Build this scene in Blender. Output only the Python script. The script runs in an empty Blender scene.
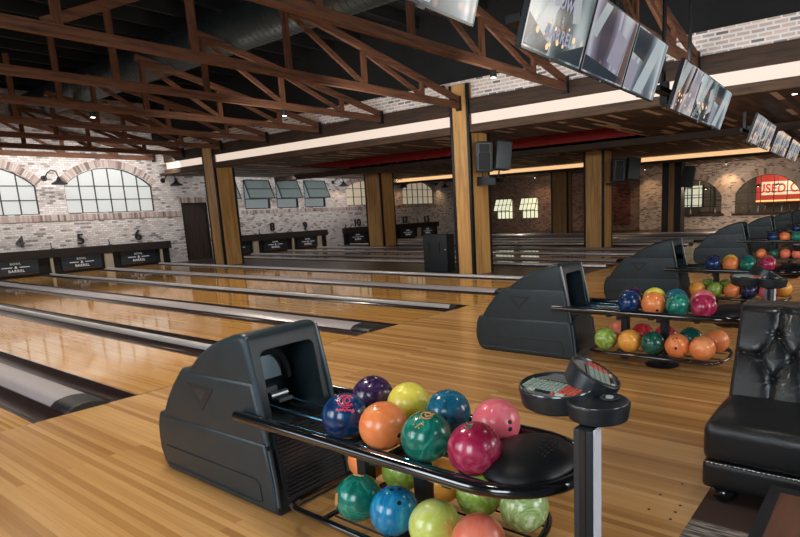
import bpy, bmesh, math, random
from mathutils import Vector, Matrix, Euler
random.seed(7)
PI = math.pi
SC = bpy.context.scene
C = SC.collection

# ------------------------------------------------------------------ camera
PITCH, ROLL, YAW = -.1843, -.045, .9254
fwd = Vector((math.sin(YAW)*math.cos(PITCH), math.cos(YAW)*math.cos(PITCH), math.sin(PITCH)))
rt = fwd.cross(Vector((0, 0, 1))).normalized(); up = rt.cross(fwd)
r2 = rt*math.cos(ROLL) + up*math.sin(ROLL); u2 = up*math.cos(ROLL) - rt*math.sin(ROLL)
cam = bpy.data.cameras.new('camera'); co = bpy.data.objects.new('camera', cam); C.objects.link(co)
mw = Matrix((r2, u2, -fwd)).transposed().to_4x4(); mw.translation = Vector((0, 0, 1.55)); co.matrix_world = mw
cam.sensor_width = 36; cam.lens = 585.1/800*36
cam.shift_x = (400-460.8)/800; cam.shift_y = (316.9-268.5)/800
cam.clip_start = .05; cam.clip_end = 200
SC.camera = co

# ------------------------------------------------------------------ world, light, exposure
w = bpy.data.worlds.new('world'); SC.world = w; w.use_nodes = True
w.node_tree.nodes['Background'].inputs[0].default_value = (.60, .72, .85, 1)
w.node_tree.nodes['Background'].inputs[1].default_value = .07
SC.view_settings.view_transform = 'Standard'; SC.view_settings.look = 'None'
SC.view_settings.gamma = 1; SC.view_settings.use_curve_mapping = False
SC.view_settings.exposure = 0.10
SC.cycles.use_denoising = True
SC.cycles.max_bounces = 8; SC.cycles.diffuse_bounces = 3; SC.cycles.glossy_bounces = 4
SC.cycles.sample_clamp_indirect = 4

def area(name, loc, target, sx, sy, power, col=(1, 1, 1)):
    l = bpy.data.lights.new(name, 'AREA'); l.shape = 'RECTANGLE'; l.size = sx; l.size_y = sy
    l.energy = power; l.color = col
    o = bpy.data.objects.new(name, l); C.objects.link(o); o.location = loc
    o.rotation_euler = (Vector(target)-Vector(loc)).to_track_quat('-Z', 'Y').to_euler(); return o
def spot(name, loc, target, power, col, ang=80, blend=.6, rad=.04):
    l = bpy.data.lights.new(name, 'SPOT'); l.energy = power; l.color = col; l.spot_size = math.radians(ang)
    l.spot_blend = blend; l.shadow_soft_size = rad
    o = bpy.data.objects.new(name, l); C.objects.link(o); o.location = loc
    o.rotation_euler = (Vector(target)-Vector(loc)).to_track_quat('-Z', 'Y').to_euler(); return o
DAY = (.84, .93, 1.0); WARM = (1.0, .62, .32); SOFTW = (1.0, .88, .74)
# daylight from unseen windows behind the photographer, as bare area lights
area('daylight_street_window', (-3.6, .0, 2.5), (2.5, 2.0, .4), 2.0, 2.6, 150, DAY)
area('daylight_street_window', (-3.6, 4.4, 2.5), (2.5, 3.6, .3), 2.0, 2.6, 150, DAY)
area('daylight_street_window', (-4.2, 8.0, 2.6), (2.5, 6.5, .3), 3.0, 2.6, 80, DAY)
area('daylight_side_window', (2.6, -5.0, 2.8), (3.6, 3.0, .3), 2.2, 2.6, 150, DAY)  # unseen area lights added at the side for floor, hoods and pillars
area('daylight_side_window', (7.5, -5.0, 2.8), (8.0, 3.0, .3), 2.6, 2.6, 170, (1, .93, .86))
area('daylight_side_window', (15.5, -5.0, 2.8), (15.5, 3.0, .3), 6.0, 2.4, 240, (1, .88, .76))
# bare downward spots added level with the truss feet to brighten the floor
for lx, ly, lp in ((2.0, 4.0, 190), (2.2, 9.3, 300), (5.6, 4.3, 80), (4.2, 6.6, 300), (5.4, 11.6, 320), (9.0, 6.9, 150), (3.2, 14.2, 260), (8.4, 13.9, 280), (1.2, 2.0, 130)):
    spot('truss_lamp', (lx, ly, 3.55), (lx, ly, 0), lp, SOFTW, 135, .9, .22)
# unseen area lights added to brighten the brick walls, numbered wall first
area('wall_wash', (6.6, 20.4, 3.6), (6.6, 22.0, 1.9), 9.0, .3, 175, (1, .97, .95))
area('wall_wash', (16.8, 20.6, 3.12), (16.8, 22.0, 1.4), 8.0, .2, 60, (.95, .96, 1))
area('brick_strip_wash', (7.6, 6.0, 2.9), (11.1, 6.5, 4.1), 12.0, .4, 190, (1, .97, .94))  # added light without a fixture, lifts the upper brick band
area('bar_wall_wash', (28.6, 6.0, 3.0), (30.5, 6.0, 1.2), .2, 9.0, 120, (1, .82, .66))  # added light along the bar wall to brighten its pale brick
area('brown_wall_wash', (28.6, 16.5, 3.0), (30.5, 16.5, 1.2), .2, 9.0, 60, (1, .84, .70))  # same kind of added light for the brown stretch

# ------------------------------------------------------------------ materials
MATS = {}
def node_mat(name):
    m = bpy.data.materials.new(name); m.use_nodes = True; nt = m.node_tree
    return m, nt, nt.nodes['Principled BSDF']
def mk(name, col, rough=.5, metal=0, coat=0, emit=None, es=0, noise=0, nscale=20, bump=0, spec=None, bscale=None):
    if name in MATS: return MATS[name]
    m, nt, b = node_mat(name)
    b.inputs['Base Color'].default_value = (*col, 1); b.inputs['Roughness'].default_value = rough
    b.inputs['Metallic'].default_value = metal; b.inputs['Coat Weight'].default_value = coat
    b.inputs['Coat Roughness'].default_value = .10
    if spec is not None: b.inputs['Specular IOR Level'].default_value = spec
    if emit: b.inputs['Emission Color'].default_value = (*emit, 1); b.inputs['Emission Strength'].default_value = es
    if noise or bump:
        tc = nt.nodes.new('ShaderNodeTexCoord'); n = nt.nodes.new('ShaderNodeTexNoise')
        n.inputs['Scale'].default_value = nscale; n.inputs['Detail'].default_value = 5
        nt.links.new(tc.outputs['Object'], n.inputs['Vector'])
        if noise:
            r = nt.nodes.new('ShaderNodeMapRange'); r.inputs[3].default_value = 1-noise; r.inputs[4].default_value = 1+noise
            nt.links.new(n.outputs['Fac'], r.inputs[0])
            mx = nt.nodes.new('ShaderNodeVectorMath'); mx.operation = 'SCALE'; mx.inputs[0].default_value = col
            nt.links.new(r.outputs[0], mx.inputs['Scale']); nt.links.new(mx.outputs[0], b.inputs['Base Color'])
        if bump:
            n2 = n
            if bscale:
                n2 = nt.nodes.new('ShaderNodeTexNoise'); n2.inputs['Scale'].default_value = bscale
                nt.links.new(tc.outputs['Object'], n2.inputs['Vector'])
            bp = nt.nodes.new('ShaderNodeBump'); bp.inputs['Strength'].default_value = bump; bp.inputs['Distance'].default_value = .01
            nt.links.new(n2.outputs['Fac'], bp.inputs['Height']); nt.links.new(bp.outputs[0], b.inputs['Normal'])
    MATS[name] = m; return m

def ramp(nt, stops, inp=None, interp='LINEAR'):
    r = nt.nodes.new('ShaderNodeValToRGB'); r.color_ramp.interpolation = interp
    e = r.color_ramp.elements
    while len(e) < len(stops): e.new(.5)
    for k, (p, c) in enumerate(stops): e[k].position = p; e[k].color = (*c, 1)
    if inp is not None: nt.links.new(inp, r.inputs[0])
    return r

def boards(name, c1, c2, c3, bw, bl, rough, along='Y', coat=0.0, gap=.0012, seam=.35, grain=.12, spec=.5):
    """strip flooring: boards bw wide, bl long, running along Y (or X) in world space"""
    m, nt, b = node_mat(name); g = nt.nodes.new('ShaderNodeNewGeometry')
    sp = nt.nodes.new('ShaderNodeSeparateXYZ'); cb = nt.nodes.new('ShaderNodeCombineXYZ')
    nt.links.new(g.outputs['Position'], sp.inputs[0])
    a, c = ('Y', 'X') if along == 'Y' else ('X', 'Y')
    nt.links.new(sp.outputs[a], cb.inputs['X']); nt.links.new(sp.outputs[c], cb.inputs['Y'])
    br = nt.nodes.new('ShaderNodeTexBrick'); nt.links.new(cb.outputs[0], br.inputs['Vector'])
    br.inputs['Scale'].default_value = 1; br.inputs['Brick Width'].default_value = bl; br.inputs['Row Height'].default_value = bw
    br.inputs['Mortar Size'].default_value = gap; br.inputs['Mortar Smooth'].default_value = .5; br.offset = .37; br.offset_frequency = 2
    br.inputs['Color1'].default_value = (0, 0, 0, 1); br.inputs['Color2'].default_value = (1, 1, 1, 1)
    br.inputs['Mortar'].default_value = (.2, .2, .2, 1)
    rp = ramp(nt, [(0, c1), (.5, c2), (1, c3)], br.outputs['Color'])
    mp = nt.nodes.new('ShaderNodeMapping'); mp.inputs['Scale'].default_value = (1.2, 45, 1)
    nt.links.new(cb.outputs[0], mp.inputs[0])
    n = nt.nodes.new('ShaderNodeTexNoise'); n.inputs['Scale'].default_value = 1.3; n.inputs['Detail'].default_value = 5
    nt.links.new(mp.outputs[0], n.inputs['Vector'])
    mr = nt.nodes.new('ShaderNodeMapRange'); mr.inputs[1].default_value = .3; mr.inputs[2].default_value = .7
    mr.inputs[3].default_value = 1-grain; mr.inputs[4].default_value = 1+grain; nt.links.new(n.outputs['Fac'], mr.inputs[0])
    v = nt.nodes.new('ShaderNodeVectorMath'); v.operation = 'SCALE'
    nt.links.new(rp.outputs[0], v.inputs[0]); nt.links.new(mr.outputs[0], v.inputs['Scale'])
    sm = nt.nodes.new('ShaderNodeMix'); sm.data_type = 'RGBA'; sm.blend_type = 'MULTIPLY'
    nt.links.new(br.outputs['Fac'], sm.inputs[0]); nt.links.new(v.outputs[0], sm.inputs[6]); sm.inputs[7].default_value = (seam, seam, seam, 1)
    nt.links.new(sm.outputs[2], b.inputs['Base Color'])
    b.inputs['Roughness'].default_value = rough; b.inputs['Coat Weight'].default_value = coat; b.inputs['Coat Roughness'].default_value = rough*.6
    b.inputs['Specular IOR Level'].default_value = spec
    MATS[name] = m; return m

def brick(name, axis, c1, c2, mortar, dark=.15, bw=.21, bh=.072, ms=.011, big=.25, rough=.9):
    m, nt, b = node_mat(name); g = nt.nodes.new('ShaderNodeNewGeometry')
    sp = nt.nodes.new('ShaderNodeSeparateXYZ'); cb = nt.nodes.new('ShaderNodeCombineXYZ')
    nt.links.new(g.outputs['Position'], sp.inputs[0]); nt.links.new(sp.outputs[axis], cb.inputs['X']); nt.links.new(sp.outputs['Z'], cb.inputs['Y'])
    nz = nt.nodes.new('ShaderNodeTexNoise'); nz.inputs['Scale'].default_value = 6; nt.links.new(cb.outputs[0], nz.inputs['Vector'])
    ad = nt.nodes.new('ShaderNodeVectorMath'); ad.operation = 'MULTIPLY_ADD'; ad.inputs[1].default_value = (.010, .008, 0)
    nt.links.new(nz.outputs['Color'], ad.inputs[0]); nt.links.new(cb.outputs[0], ad.inputs[2])
    br = nt.nodes.new('ShaderNodeTexBrick'); nt.links.new(ad.outputs[0], br.inputs['Vector'])
    br.inputs['Scale'].default_value = 1; br.inputs['Brick Width'].default_value = bw; br.inputs['Row Height'].default_value = bh
    br.inputs['Mortar Size'].default_value = ms; br.inputs['Mortar Smooth'].default_value = .3
    br.inputs['Color1'].default_value = (0, 0, 0, 1); br.inputs['Color2'].default_value = (1, 1, 1, 1); br.inputs['Mortar'].default_value = (.5, .5, .5, 1)
    dk = tuple(x*.45 for x in c2)
    rp = ramp(nt, [(0, dk), (dark, dk), (dark+.08, c2), (.55, c1), (1, tuple(min(1, x*1.18) for x in c1))], br.outputs['Color'])
    mx = nt.nodes.new('ShaderNodeMix'); mx.data_type = 'RGBA'; nt.links.new(br.outputs['Fac'], mx.inputs[0])
    nt.links.new(rp.outputs[0], mx.inputs[6]); mx.inputs[7].default_value = (*mortar, 1)
    n2 = nt.nodes.new('ShaderNodeTexNoise'); n2.inputs['Scale'].default_value = 1.1; n2.inputs['Detail'].default_value = 8
    nt.links.new(cb.outputs[0], n2.inputs['Vector'])
    mr = nt.nodes.new('ShaderNodeMapRange'); mr.inputs[1].default_value = .3; mr.inputs[2].default_value = .7
    mr.inputs[3].default_value = 1-big; mr.inputs[4].default_value = 1+big*.6; nt.links.new(n2.outputs['Fac'], mr.inputs[0])
    v = nt.nodes.new('ShaderNodeVectorMath'); v.operation = 'SCALE'; nt.links.new(mx.outputs[2], v.inputs[0]); nt.links.new(mr.outputs[0], v.inputs['Scale'])
    nt.links.new(v.outputs[0], b.inputs['Base Color']); b.inputs['Roughness'].default_value = rough
    bp = nt.nodes.new('ShaderNodeBump'); bp.inputs['Strength'].default_value = .5; bp.inputs['Distance'].default_value = .01; bp.invert = True
    nt.links.new(br.outputs['Fac'], bp.inputs['Height']); nt.links.new(bp.outputs[0], b.inputs['Normal'])
    MATS[name] = m; return m

def timber(name, c1, c2, axis='X', rough=.75, sc=1.0):
    """old sawn timber, grain along an object axis"""
    m, nt, b = node_mat(name); tc = nt.nodes.new('ShaderNodeTexCoord'); mp = nt.nodes.new('ShaderNodeMapping')
    s = {'X': (1, 14, 14), 'Y': (14, 1, 14), 'Z': (14, 14, 1)}[axis]; mp.inputs['Scale'].default_value = tuple(q*sc for q in s)
    nt.links.new(tc.outputs['Object'], mp.inputs[0])
    n = nt.nodes.new('ShaderNodeTexNoise'); n.inputs['Scale'].default_value = 1.5; n.inputs['Detail'].default_value = 7; n.inputs['Roughness'].default_value = .65
    nt.links.new(mp.outputs[0], n.inputs['Vector'])
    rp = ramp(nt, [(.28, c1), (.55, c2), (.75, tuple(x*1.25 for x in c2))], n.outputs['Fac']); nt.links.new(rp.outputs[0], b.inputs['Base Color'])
    b.inputs['Roughness'].default_value = rough
    bp = nt.nodes.new('ShaderNodeBump'); bp.inputs['Strength'].default_value = .25; bp.inputs['Distance'].default_value = .01
    nt.links.new(n.outputs['Fac'], bp.inputs['Height']); nt.links.new(bp.outputs[0], b.inputs['Normal'])
    MATS[name] = m; return m

def marble(name, ca, cb_, cc, scale=5, rough=.13, swirl=2.5):
    m, nt, b = node_mat(name); tc = nt.nodes.new('ShaderNodeTexCoord')
    n = nt.nodes.new('ShaderNodeTexNoise'); n.inputs['Scale'].default_value = scale*1.6; n.inputs['Detail'].default_value = 7
    n.inputs['Roughness'].default_value = .6; n.inputs['Distortion'].default_value = swirl
    oi = nt.nodes.new('ShaderNodeObjectInfo'); ad = nt.nodes.new('ShaderNodeVectorMath'); ad.operation = 'ADD'
    mm = nt.nodes.new('ShaderNodeMath'); mm.operation = 'MULTIPLY'; mm.inputs[1].default_value = 37
    nt.links.new(oi.outputs['Random'], mm.inputs[0]); nt.links.new(tc.outputs['Object'], ad.inputs[0]); nt.links.new(mm.outputs[0], ad.inputs[1])
    nt.links.new(ad.outputs[0], n.inputs['Vector'])
    rp = ramp(nt, [(.32, ca), (.50, cb_), (.66, cc)], n.outputs['Fac']); nt.links.new(rp.outputs[0], b.inputs['Base Color'])
    b.inputs['Roughness'].default_value = rough+.08; b.inputs['Coat Weight'].default_value = .25; b.inputs['Coat Roughness'].default_value = .16
    MATS[name] = m; return m

approach_m = boards('maple_approach', (.34, .165, .050), (.49, .255, .085), (.60, .35, .135), .044, 4.2, .22, coat=.12, seam=.8, spec=.42, grain=.08, gap=.0008)
lane_m = boards('maple_lane', (.40, .190, .048), (.51, .265, .075), (.59, .335, .108), .027, 2.4, .07, coat=.0, gap=.0006, seam=.8, grain=.08, spec=.5)
aisle_m = boards('dark_aisle', (.035, .022, .016), (.05, .032, .022), (.07, .045, .03), .1, 1.4, .3)
ceil_m = None
wallA_m = brick('whitewashed_brick', 'X', (.70, .65, .62), (.57, .50, .46), (.47, .42, .40), dark=.08, bw=.17, bh=.068, ms=.009, big=.12)
wallB_m = brick('whitewashed_brick_side', 'Y', (.72, .56, .49), (.52, .42, .39), (.92, .90, .88), dark=.10, bw=.22, bh=.075, ms=.018, big=.1)
pale_m = brick('pale_brick', 'Y', (.66, .54, .45), (.42, .30, .23), (.62, .54, .46), dark=.12, bw=.17, bh=.068)
low_light_m = brick('brown_brick', 'Y', (.24, .14, .105), (.15, .085, .065), (.22, .16, .13), dark=.1, bw=.17, bh=.068)  # brown tone puts the low light on this stretch into the colour
redb_m = brick('red_brick', 'Y', (.16, .045, .032), (.09, .03, .022), (.10, .05, .04), dark=.2)
t_red = timber('reddish_truss_timber', (.022, .010, .006), (.155, .060, .026), 'X')
t_dark = timber('dark_beam_timber', (.010, .006, .004), (.050, .026, .015), 'Y')
t_beam2 = timber('brown_beam_timber', (.022, .012, .007), (.095, .052, .028), 'Y')
t_dkx = timber('dark_header_timber', (.006, .0035, .0025), (.020, .011, .008), 'X')
ply_m = timber('golden_plywood', (.30, .135, .035), (.60, .33, .105), 'Z', .5, .45)
door_wood = timber('dark_plank_door', (.010, .006, .004), (.042, .023, .014), 'Z')
blackm = mk('black_steel', (.012, .013, .016), .42, .3)
blackgloss = mk('gloss_black_tube', (.006, .006, .007), .12, 0, coat=1)
hood_m = mk('charcoal_plastic', (.015, .025, .031), .40, 0, noise=.35, nscale=9, bump=.10, bscale=260, spec=.45)
rim_m = mk('slate_rim', (.040, .062, .078), .26, 0, spec=.6)
hood_in = mk('hood_interior', (.008, .009, .011), .5)
grille_m = mk('grille_plastic', (.020, .027, .033), .35)
rod_m = mk('blued_steel_rod', (.10, .28, .42), .22, .9)
alum = mk('brushed_aluminium', (.62, .60, .60), .28, .45, noise=.06, nscale=30)
alum_w = mk('wide_capping_metal', (.46, .42, .43), .32, .35, noise=.08, nscale=22)
gutter_m = mk('gutter_brown_black', (.022, .011, .010), .28, .0, coat=.4)
rubber = mk('black_rubber', (.008, .008, .009), .45)
roof_m = mk('black_painted_roof', (.008, .009, .010), .9, noise=.4, nscale=3)
duct_m = mk('dark_galvanised_duct', (.065, .085, .090), .42, .6, noise=.25, nscale=3)
strip_m = mk('cove_light', (.25, .22, .2), .6, emit=(1.0, .80, .66), es=.72)
strip2_m = mk('far_cove_light', (.8, .6, .4), .6, emit=(1.0, .60, .28), es=.85)
pane_m = mk('bright_frosted_pane', (.22, .22, .21), .4, emit=(.86, .88, .84), es=.52)
pane_warm = mk('warm_pane', (.6, .5, .36), .35, emit=(.95, .80, .58), es=.28)
pane_green = mk('grey_green_pane', (.09, .115, .11), .15, emit=(.50, .58, .56), es=.085)
pane_yel = mk('yellow_green_pane', (.5, .5, .35), .3, emit=(.95, .95, .66), es=.75)
pane_low = mk('blue_grey_pane', (.16, .20, .20), .15, emit=(.62, .72, .72), es=.22)
frame_m = mk('black_window_frame', (.010, .012, .012), .5)
red_m = mk('red_ceiling_paint', (.30, .012, .010), .7, noise=.1, nscale=2)
leather = mk('black_leather', (.010, .011, .012), .27, 0, coat=.25, bump=.25, bscale=180, noise=.2, nscale=40)
stud_m = mk('chrome_studs', (.75, .75, .75), .2, 1)
white_m = mk('white_print', (.75, .75, .75), .5, emit=(1, 1, 1), es=.12)
bright_m = mk('bare_lamp', (1, 1, 1), .5, emit=(1, .93, .82), es=6)
mask_m = mk('mask_panel_navy', (.012, .022, .035), .3)
cream_m = mk('cream_post', (.46, .38, .27), .6)
num_m = mk('black_numeral', (.012, .012, .014), .6)
grey_num = mk('dark_grey_numeral', (.06, .07, .08), .5)
pink_print = mk('red_print', (.75, .06, .10), .35); or_print = mk('orange_print', (.72, .32, .08), .4); gr_print = mk('green_print', (.03, .25, .13), .4)
hole_m = mk('finger_hole_black', (.004, .003, .004), .6)
key_m = mk('grey_green_keys', (.34, .42, .36), .45); keyr_m = mk('red_keys', (.62, .11, .07), .45); keyw_m = mk('cream_keys', (.62, .64, .52), .45)
con_m = mk('console_plastic', (.016, .019, .023), .33, noise=.2, nscale=60, bump=.1, bscale=300)
bezel_m = mk('glossy_bezel', (.10, .11, .12), .15, .6)
keybed = mk('silver_keybed', (.34, .36, .36), .3, .5)
silver = mk('silver_strip', (.90, .88, .95), .35, .1)
tabletop = timber('brown_table_wood', (.050, .018, .010), (.13, .05, .028), 'X', .4)
led_m = mk('blue_led', (.1, .4, .9), .3, emit=(.15, .6, 1), es=2)
sofaleg = mk('black_bun_foot', (.006, .006, .007), .12, coat=.8)

def planks():
    m, nt, b = node_mat('mixed_ceiling_planks'); g = nt.nodes.new('ShaderNodeNewGeometry')
    br = nt.nodes.new('ShaderNodeTexBrick'); nt.links.new(g.outputs['Position'], br.inputs['Vector'])
    br.inputs['Scale'].default_value = 1; br.inputs['Brick Width'].default_value = 1.1; br.inputs['Row Height'].default_value = .12
    br.inputs['Mortar Size'].default_value = .004; br.inputs['Color1'].default_value = (0, 0, 0, 1); br.inputs['Color2'].default_value = (1, 1, 1, 1)
    br.inputs['Mortar'].default_value = (0, 0, 0, 1); br.offset = .41; br.squash = 1.4; br.squash_frequency = 3
    rp = ramp(nt, [(0, (.045, .022, .014)), (.45, (.13, .066, .040)), (.70, (.075, .038, .024)), (.84, (.66, .48, .34))], br.outputs['Color'], 'CONSTANT')
    n = nt.nodes.new('ShaderNodeTexNoise'); n.inputs['Scale'].default_value = 4; nt.links.new(g.outputs['Position'], n.inputs['Vector'])
    v = nt.nodes.new('ShaderNodeVectorMath'); v.operation = 'SCALE'; mr = nt.nodes.new('ShaderNodeMapRange'); mr.inputs[3].default_value = .55; mr.inputs[4].default_value = 1.4
    nt.links.new(n.outputs['Fac'], mr.inputs[0]); nt.links.new(rp.outputs[0], v.inputs[0]); nt.links.new(mr.outputs[0], v.inputs['Scale'])
    nt.links.new(v.outputs[0], b.inputs['Base Color']); b.inputs['Roughness'].default_value = .6
    return m
plank_m = planks()

def carpet():
    m, nt, b = node_mat('striped_carpet'); g = nt.nodes.new('ShaderNodeNewGeometry')
    mp = nt.nodes.new('ShaderNodeMapping'); mp.inputs['Scale'].default_value = (70, 7, 1); nt.links.new(g.outputs['Position'], mp.inputs[0])
    n = nt.nodes.new('ShaderNodeTexNoise'); n.inputs['Scale'].default_value = 1; n.inputs['Detail'].default_value = 4; nt.links.new(mp.outputs[0], n.inputs['Vector'])
    rp = ramp(nt, [(.36, (.030, .026, .022)), (.5, (.13, .11, .09)), (.62, (.30, .26, .22))], n.outputs['Fac'])
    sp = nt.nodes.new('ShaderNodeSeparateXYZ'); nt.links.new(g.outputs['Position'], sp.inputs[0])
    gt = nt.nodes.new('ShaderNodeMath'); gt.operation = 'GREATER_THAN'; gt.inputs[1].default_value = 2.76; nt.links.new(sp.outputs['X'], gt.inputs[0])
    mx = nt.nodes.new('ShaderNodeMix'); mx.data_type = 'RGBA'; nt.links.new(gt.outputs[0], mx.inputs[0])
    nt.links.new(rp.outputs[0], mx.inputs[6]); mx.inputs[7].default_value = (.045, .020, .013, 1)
    nt.links.new(mx.outputs[2], b.inputs['Base Color']); b.inputs['Roughness'].default_value = .95
    return m
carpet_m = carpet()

def screen_mat(name, kind):
    m, nt, b = node_mat(name); tc = nt.nodes.new('ShaderNodeTexCoord')
    mp = nt.nodes.new('ShaderNodeMapping'); mp.inputs['Rotation'].default_value = (0, -.75+.2*kind, 0); mp.inputs['Location'].default_value = (kind*1.7+.3, 0, kind*.9); mp.inputs['Scale'].default_value = (1.5, 0, .40)
    nt.links.new(tc.outputs['Object'], mp.inputs[0])
    wv = nt.nodes.new('ShaderNodeTexNoise'); wv.inputs['Scale'].default_value = 1.5; wv.inputs['Distortion'].default_value = .25; wv.inputs['Detail'].default_value = .6
    nt.links.new(mp.outputs[0], wv.inputs['Vector'])
    pal = [[(.03, .05, .06), (.16, .22, .24), (.60, .68, .68)], [(.07, .06, .09), (.28, .25, .34), (.60, .62, .68)],
           [(.03, .045, .06), (.26, .34, .40), (.74, .82, .84)], [(.08, .05, .05), (.34, .30, .32), (.70, .68, .68)]][kind % 4]
    rp = ramp(nt, [(.36, pal[0]), (.47, pal[1]), (.53, pal[2]), (.57, pal[1]), (.66, pal[2])], wv.outputs['Fac'])
    vo = nt.nodes.new('ShaderNodeTexVoronoi'); vo.inputs['Scale'].default_value = 11; nt.links.new(tc.outputs['Object'], vo.inputs['Vector'])
    r2_ = ramp(nt, [(0, (1.0, .62, .34)), (.22, (.45, .2, .09)), (.42, (0, 0, 0))], vo.outputs['Distance'])
    sp = nt.nodes.new('ShaderNodeSeparateXYZ'); nt.links.new(tc.outputs['Object'], sp.inputs[0])
    mr = nt.nodes.new('ShaderNodeMapRange'); mr.inputs[1].default_value = .03 if kind in (0, 3) else -.1; mr.inputs[2].default_value = -.16 if kind in (0, 3) else -.26
    mr.interpolation_type = 'SMOOTHSTEP'; nt.links.new(sp.outputs['Z'], mr.inputs[0])
    v = nt.nodes.new('ShaderNodeVectorMath'); v.operation = 'SCALE'; nt.links.new(r2_.outputs[0], v.inputs[0]); nt.links.new(mr.outputs[0], v.inputs['Scale'])
    ad = nt.nodes.new('ShaderNodeVectorMath'); ad.operation = 'ADD'; nt.links.new(rp.outputs[0], ad.inputs[0]); nt.links.new(v.outputs[0], ad.inputs[1])
    b.inputs['Base Color'].default_value = (.01, .01, .012, 1); b.inputs['Roughness'].default_value = .12
    nt.links.new(ad.outputs[0], b.inputs['Emission Color']); b.inputs['Emission Strength'].default_value = .62
    return m
SCR = [screen_mat('screen_picture_%d' % k, k) for k in range(4)]

# ------------------------------------------------------------------ mesh helpers
def obj(name, bm, mat, parent=None, smooth=False, loc=None, rot=None):
    me = bpy.data.meshes.new(name); bmesh.ops.recalc_face_normals(bm, faces=bm.faces); bm.to_mesh(me); bm.free()
    for m in (mat if isinstance(mat, (list, tuple)) else [mat]): me.materials.append(m)
    if smooth:
        for p in me.polygons: p.use_smooth = True
        if smooth != 'all':
            try: me.set_sharp_from_angle(angle=math.radians(38))
            except Exception: pass
    o = bpy.data.objects.new(name, me); C.objects.link(o)
    if parent: o.parent = parent
    if loc: o.location = loc
    if rot: o.rotation_euler = rot
    return o
def empty(name, loc=(0, 0, 0), rz=0):
    o = bpy.data.objects.new(name, None); C.objects.link(o); o.location = loc; o.rotation_euler = (0, 0, rz); o.empty_display_size = .1
    return o
def tag(o, label, cat, group=None, kind=None):
    o['label'] = label; o['category'] = cat
    if group: o['group'] = group
    if kind: o['kind'] = kind
    return o
def struct(name, bm, mat, smooth=False):
    o = obj(name, bm, mat, None, smooth); o['kind'] = 'structure'; return o
def B(): return bmesh.new()
def box(bm, a, b, mi=0, M=None):
    x0, y0, z0 = a; x1, y1, z1 = b
    v = [bm.verts.new(p) for p in ((x0, y0, z0), (x1, y0, z0), (x1, y1, z0), (x0, y1, z0), (x0, y0, z1), (x1, y0, z1), (x1, y1, z1), (x0, y1, z1))]
    if M:
        for q in v: q.co = M @ q.co
    fs = [bm.faces.new([v[i] for i in f]) for f in ((3, 2, 1, 0), (4, 5, 6, 7), (0, 1, 5, 4), (1, 2, 6, 5), (2, 3, 7, 6), (3, 0, 4, 7))]
    for f in fs: f.material_index = mi
    return fs
def prism(bm, poly, a, b, axis='X', mi=0):
    """poly in the plane normal to axis: X -> (y,z), Y -> (x,z), Z -> (x,y)"""
    def P(p, t): return {'X': (t, p[0], p[1]), 'Y': (p[0], t, p[1]), 'Z': (p[0], p[1], t)}[axis]
    v0 = [bm.verts.new(P(p, a)) for p in poly]; v1 = [bm.verts.new(P(p, b)) for p in poly]; n = len(poly)
    fs = [bm.faces.new(v0), bm.faces.new(v1[::-1])] + [bm.faces.new((v0[i], v1[i], v1[(i+1) % n], v0[(i+1) % n])) for i in range(n)]
    for f in fs: f.material_index = mi
    return fs
def beam(bm, p0, p1, wd, ht, mi=0):
    p0 = Vector(p0); p1 = Vector(p1); d = p1-p0; L = d.length; q = d.to_track_quat('X', 'Z').to_matrix().to_4x4(); q.translation = p0
    return box(bm, (0, -wd/2, -ht/2), (L, wd/2, ht/2), mi, q)
def cyl(bm, p0, p1, r, n=16, r1=None, mi=0):
    p0 = Vector(p0); p1 = Vector(p1); d = p1-p0
    q = d.to_track_quat('Z', 'Y').to_matrix().to_4x4(); q.translation = (p0+p1)/2
    g = bmesh.ops.create_cone(bm, cap_ends=True, segments=n, radius1=r, radius2=r if r1 is None else r1, depth=d.length, matrix=q)
    if mi:
        for v in g['verts']:
            for f in v.link_faces: f.material_index = mi
def tube(bm, pts, r, n=10, closed=False):
    pts = [Vector(p) for p in pts]; N = len(pts); rings = []; prev = None
    for i, p in enumerate(pts):
        a = pts[(i-1) % N] if closed or i > 0 else p; b = pts[(i+1) % N] if closed or i < N-1 else p
        t = (b-a).normalized()
        if prev is None: nrm = t.orthogonal().normalized()
        else: nrm = (prev - t*prev.dot(t)).normalized()
        prev = nrm; bn = t.cross(nrm)
        rings.append([bm.verts.new(p + r*(math.cos(2*PI*k/n)*nrm + math.sin(2*PI*k/n)*bn)) for k in range(n)])
    for i in range(N if closed else N-1):
        A = rings[i]; Bq = rings[(i+1) % N]; off = 0
        if closed and i == N-1:
            off = min(range(n), key=lambda k: (Bq[k].co-A[0].co).length)
        for k in range(n): bm.faces.new((A[k], A[(k+1) % n], Bq[(k+1+off) % n], Bq[(k+off) % n]))
    if not closed: bm.faces.new(rings[0][::-1]); bm.faces.new(rings[-1])
def lathe(bm, prof, c=(0, 0, 0), n=32, sx=1, sy=1):
    rings = []
    for r, z in prof:
        rings.append([bm.verts.new((c[0]+sx*r*math.cos(2*PI*k/n), c[1]+sy*r*math.sin(2*PI*k/n), c[2]+z)) for k in range(n)] if r > 1e-5 else [bm.verts.new((c[0], c[1], c[2]+z))])
    for A, D in zip(rings, rings[1:]):
        for k in range(n):
            if len(A) == 1 and len(D) == 1: break
            if len(A) == 1: bm.faces.new((A[0], D[k], D[(k+1) % n]))
            elif len(D) == 1: bm.faces.new((A[k], A[(k+1) % n], D[0]))
            else: bm.faces.new((A[k], A[(k+1) % n], D[(k+1) % n], D[k]))
    for R, fl in ((rings[0], True), (rings[-1], False)):
        if len(R) > 1: bm.faces.new(R[::-1] if fl else R)
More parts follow.
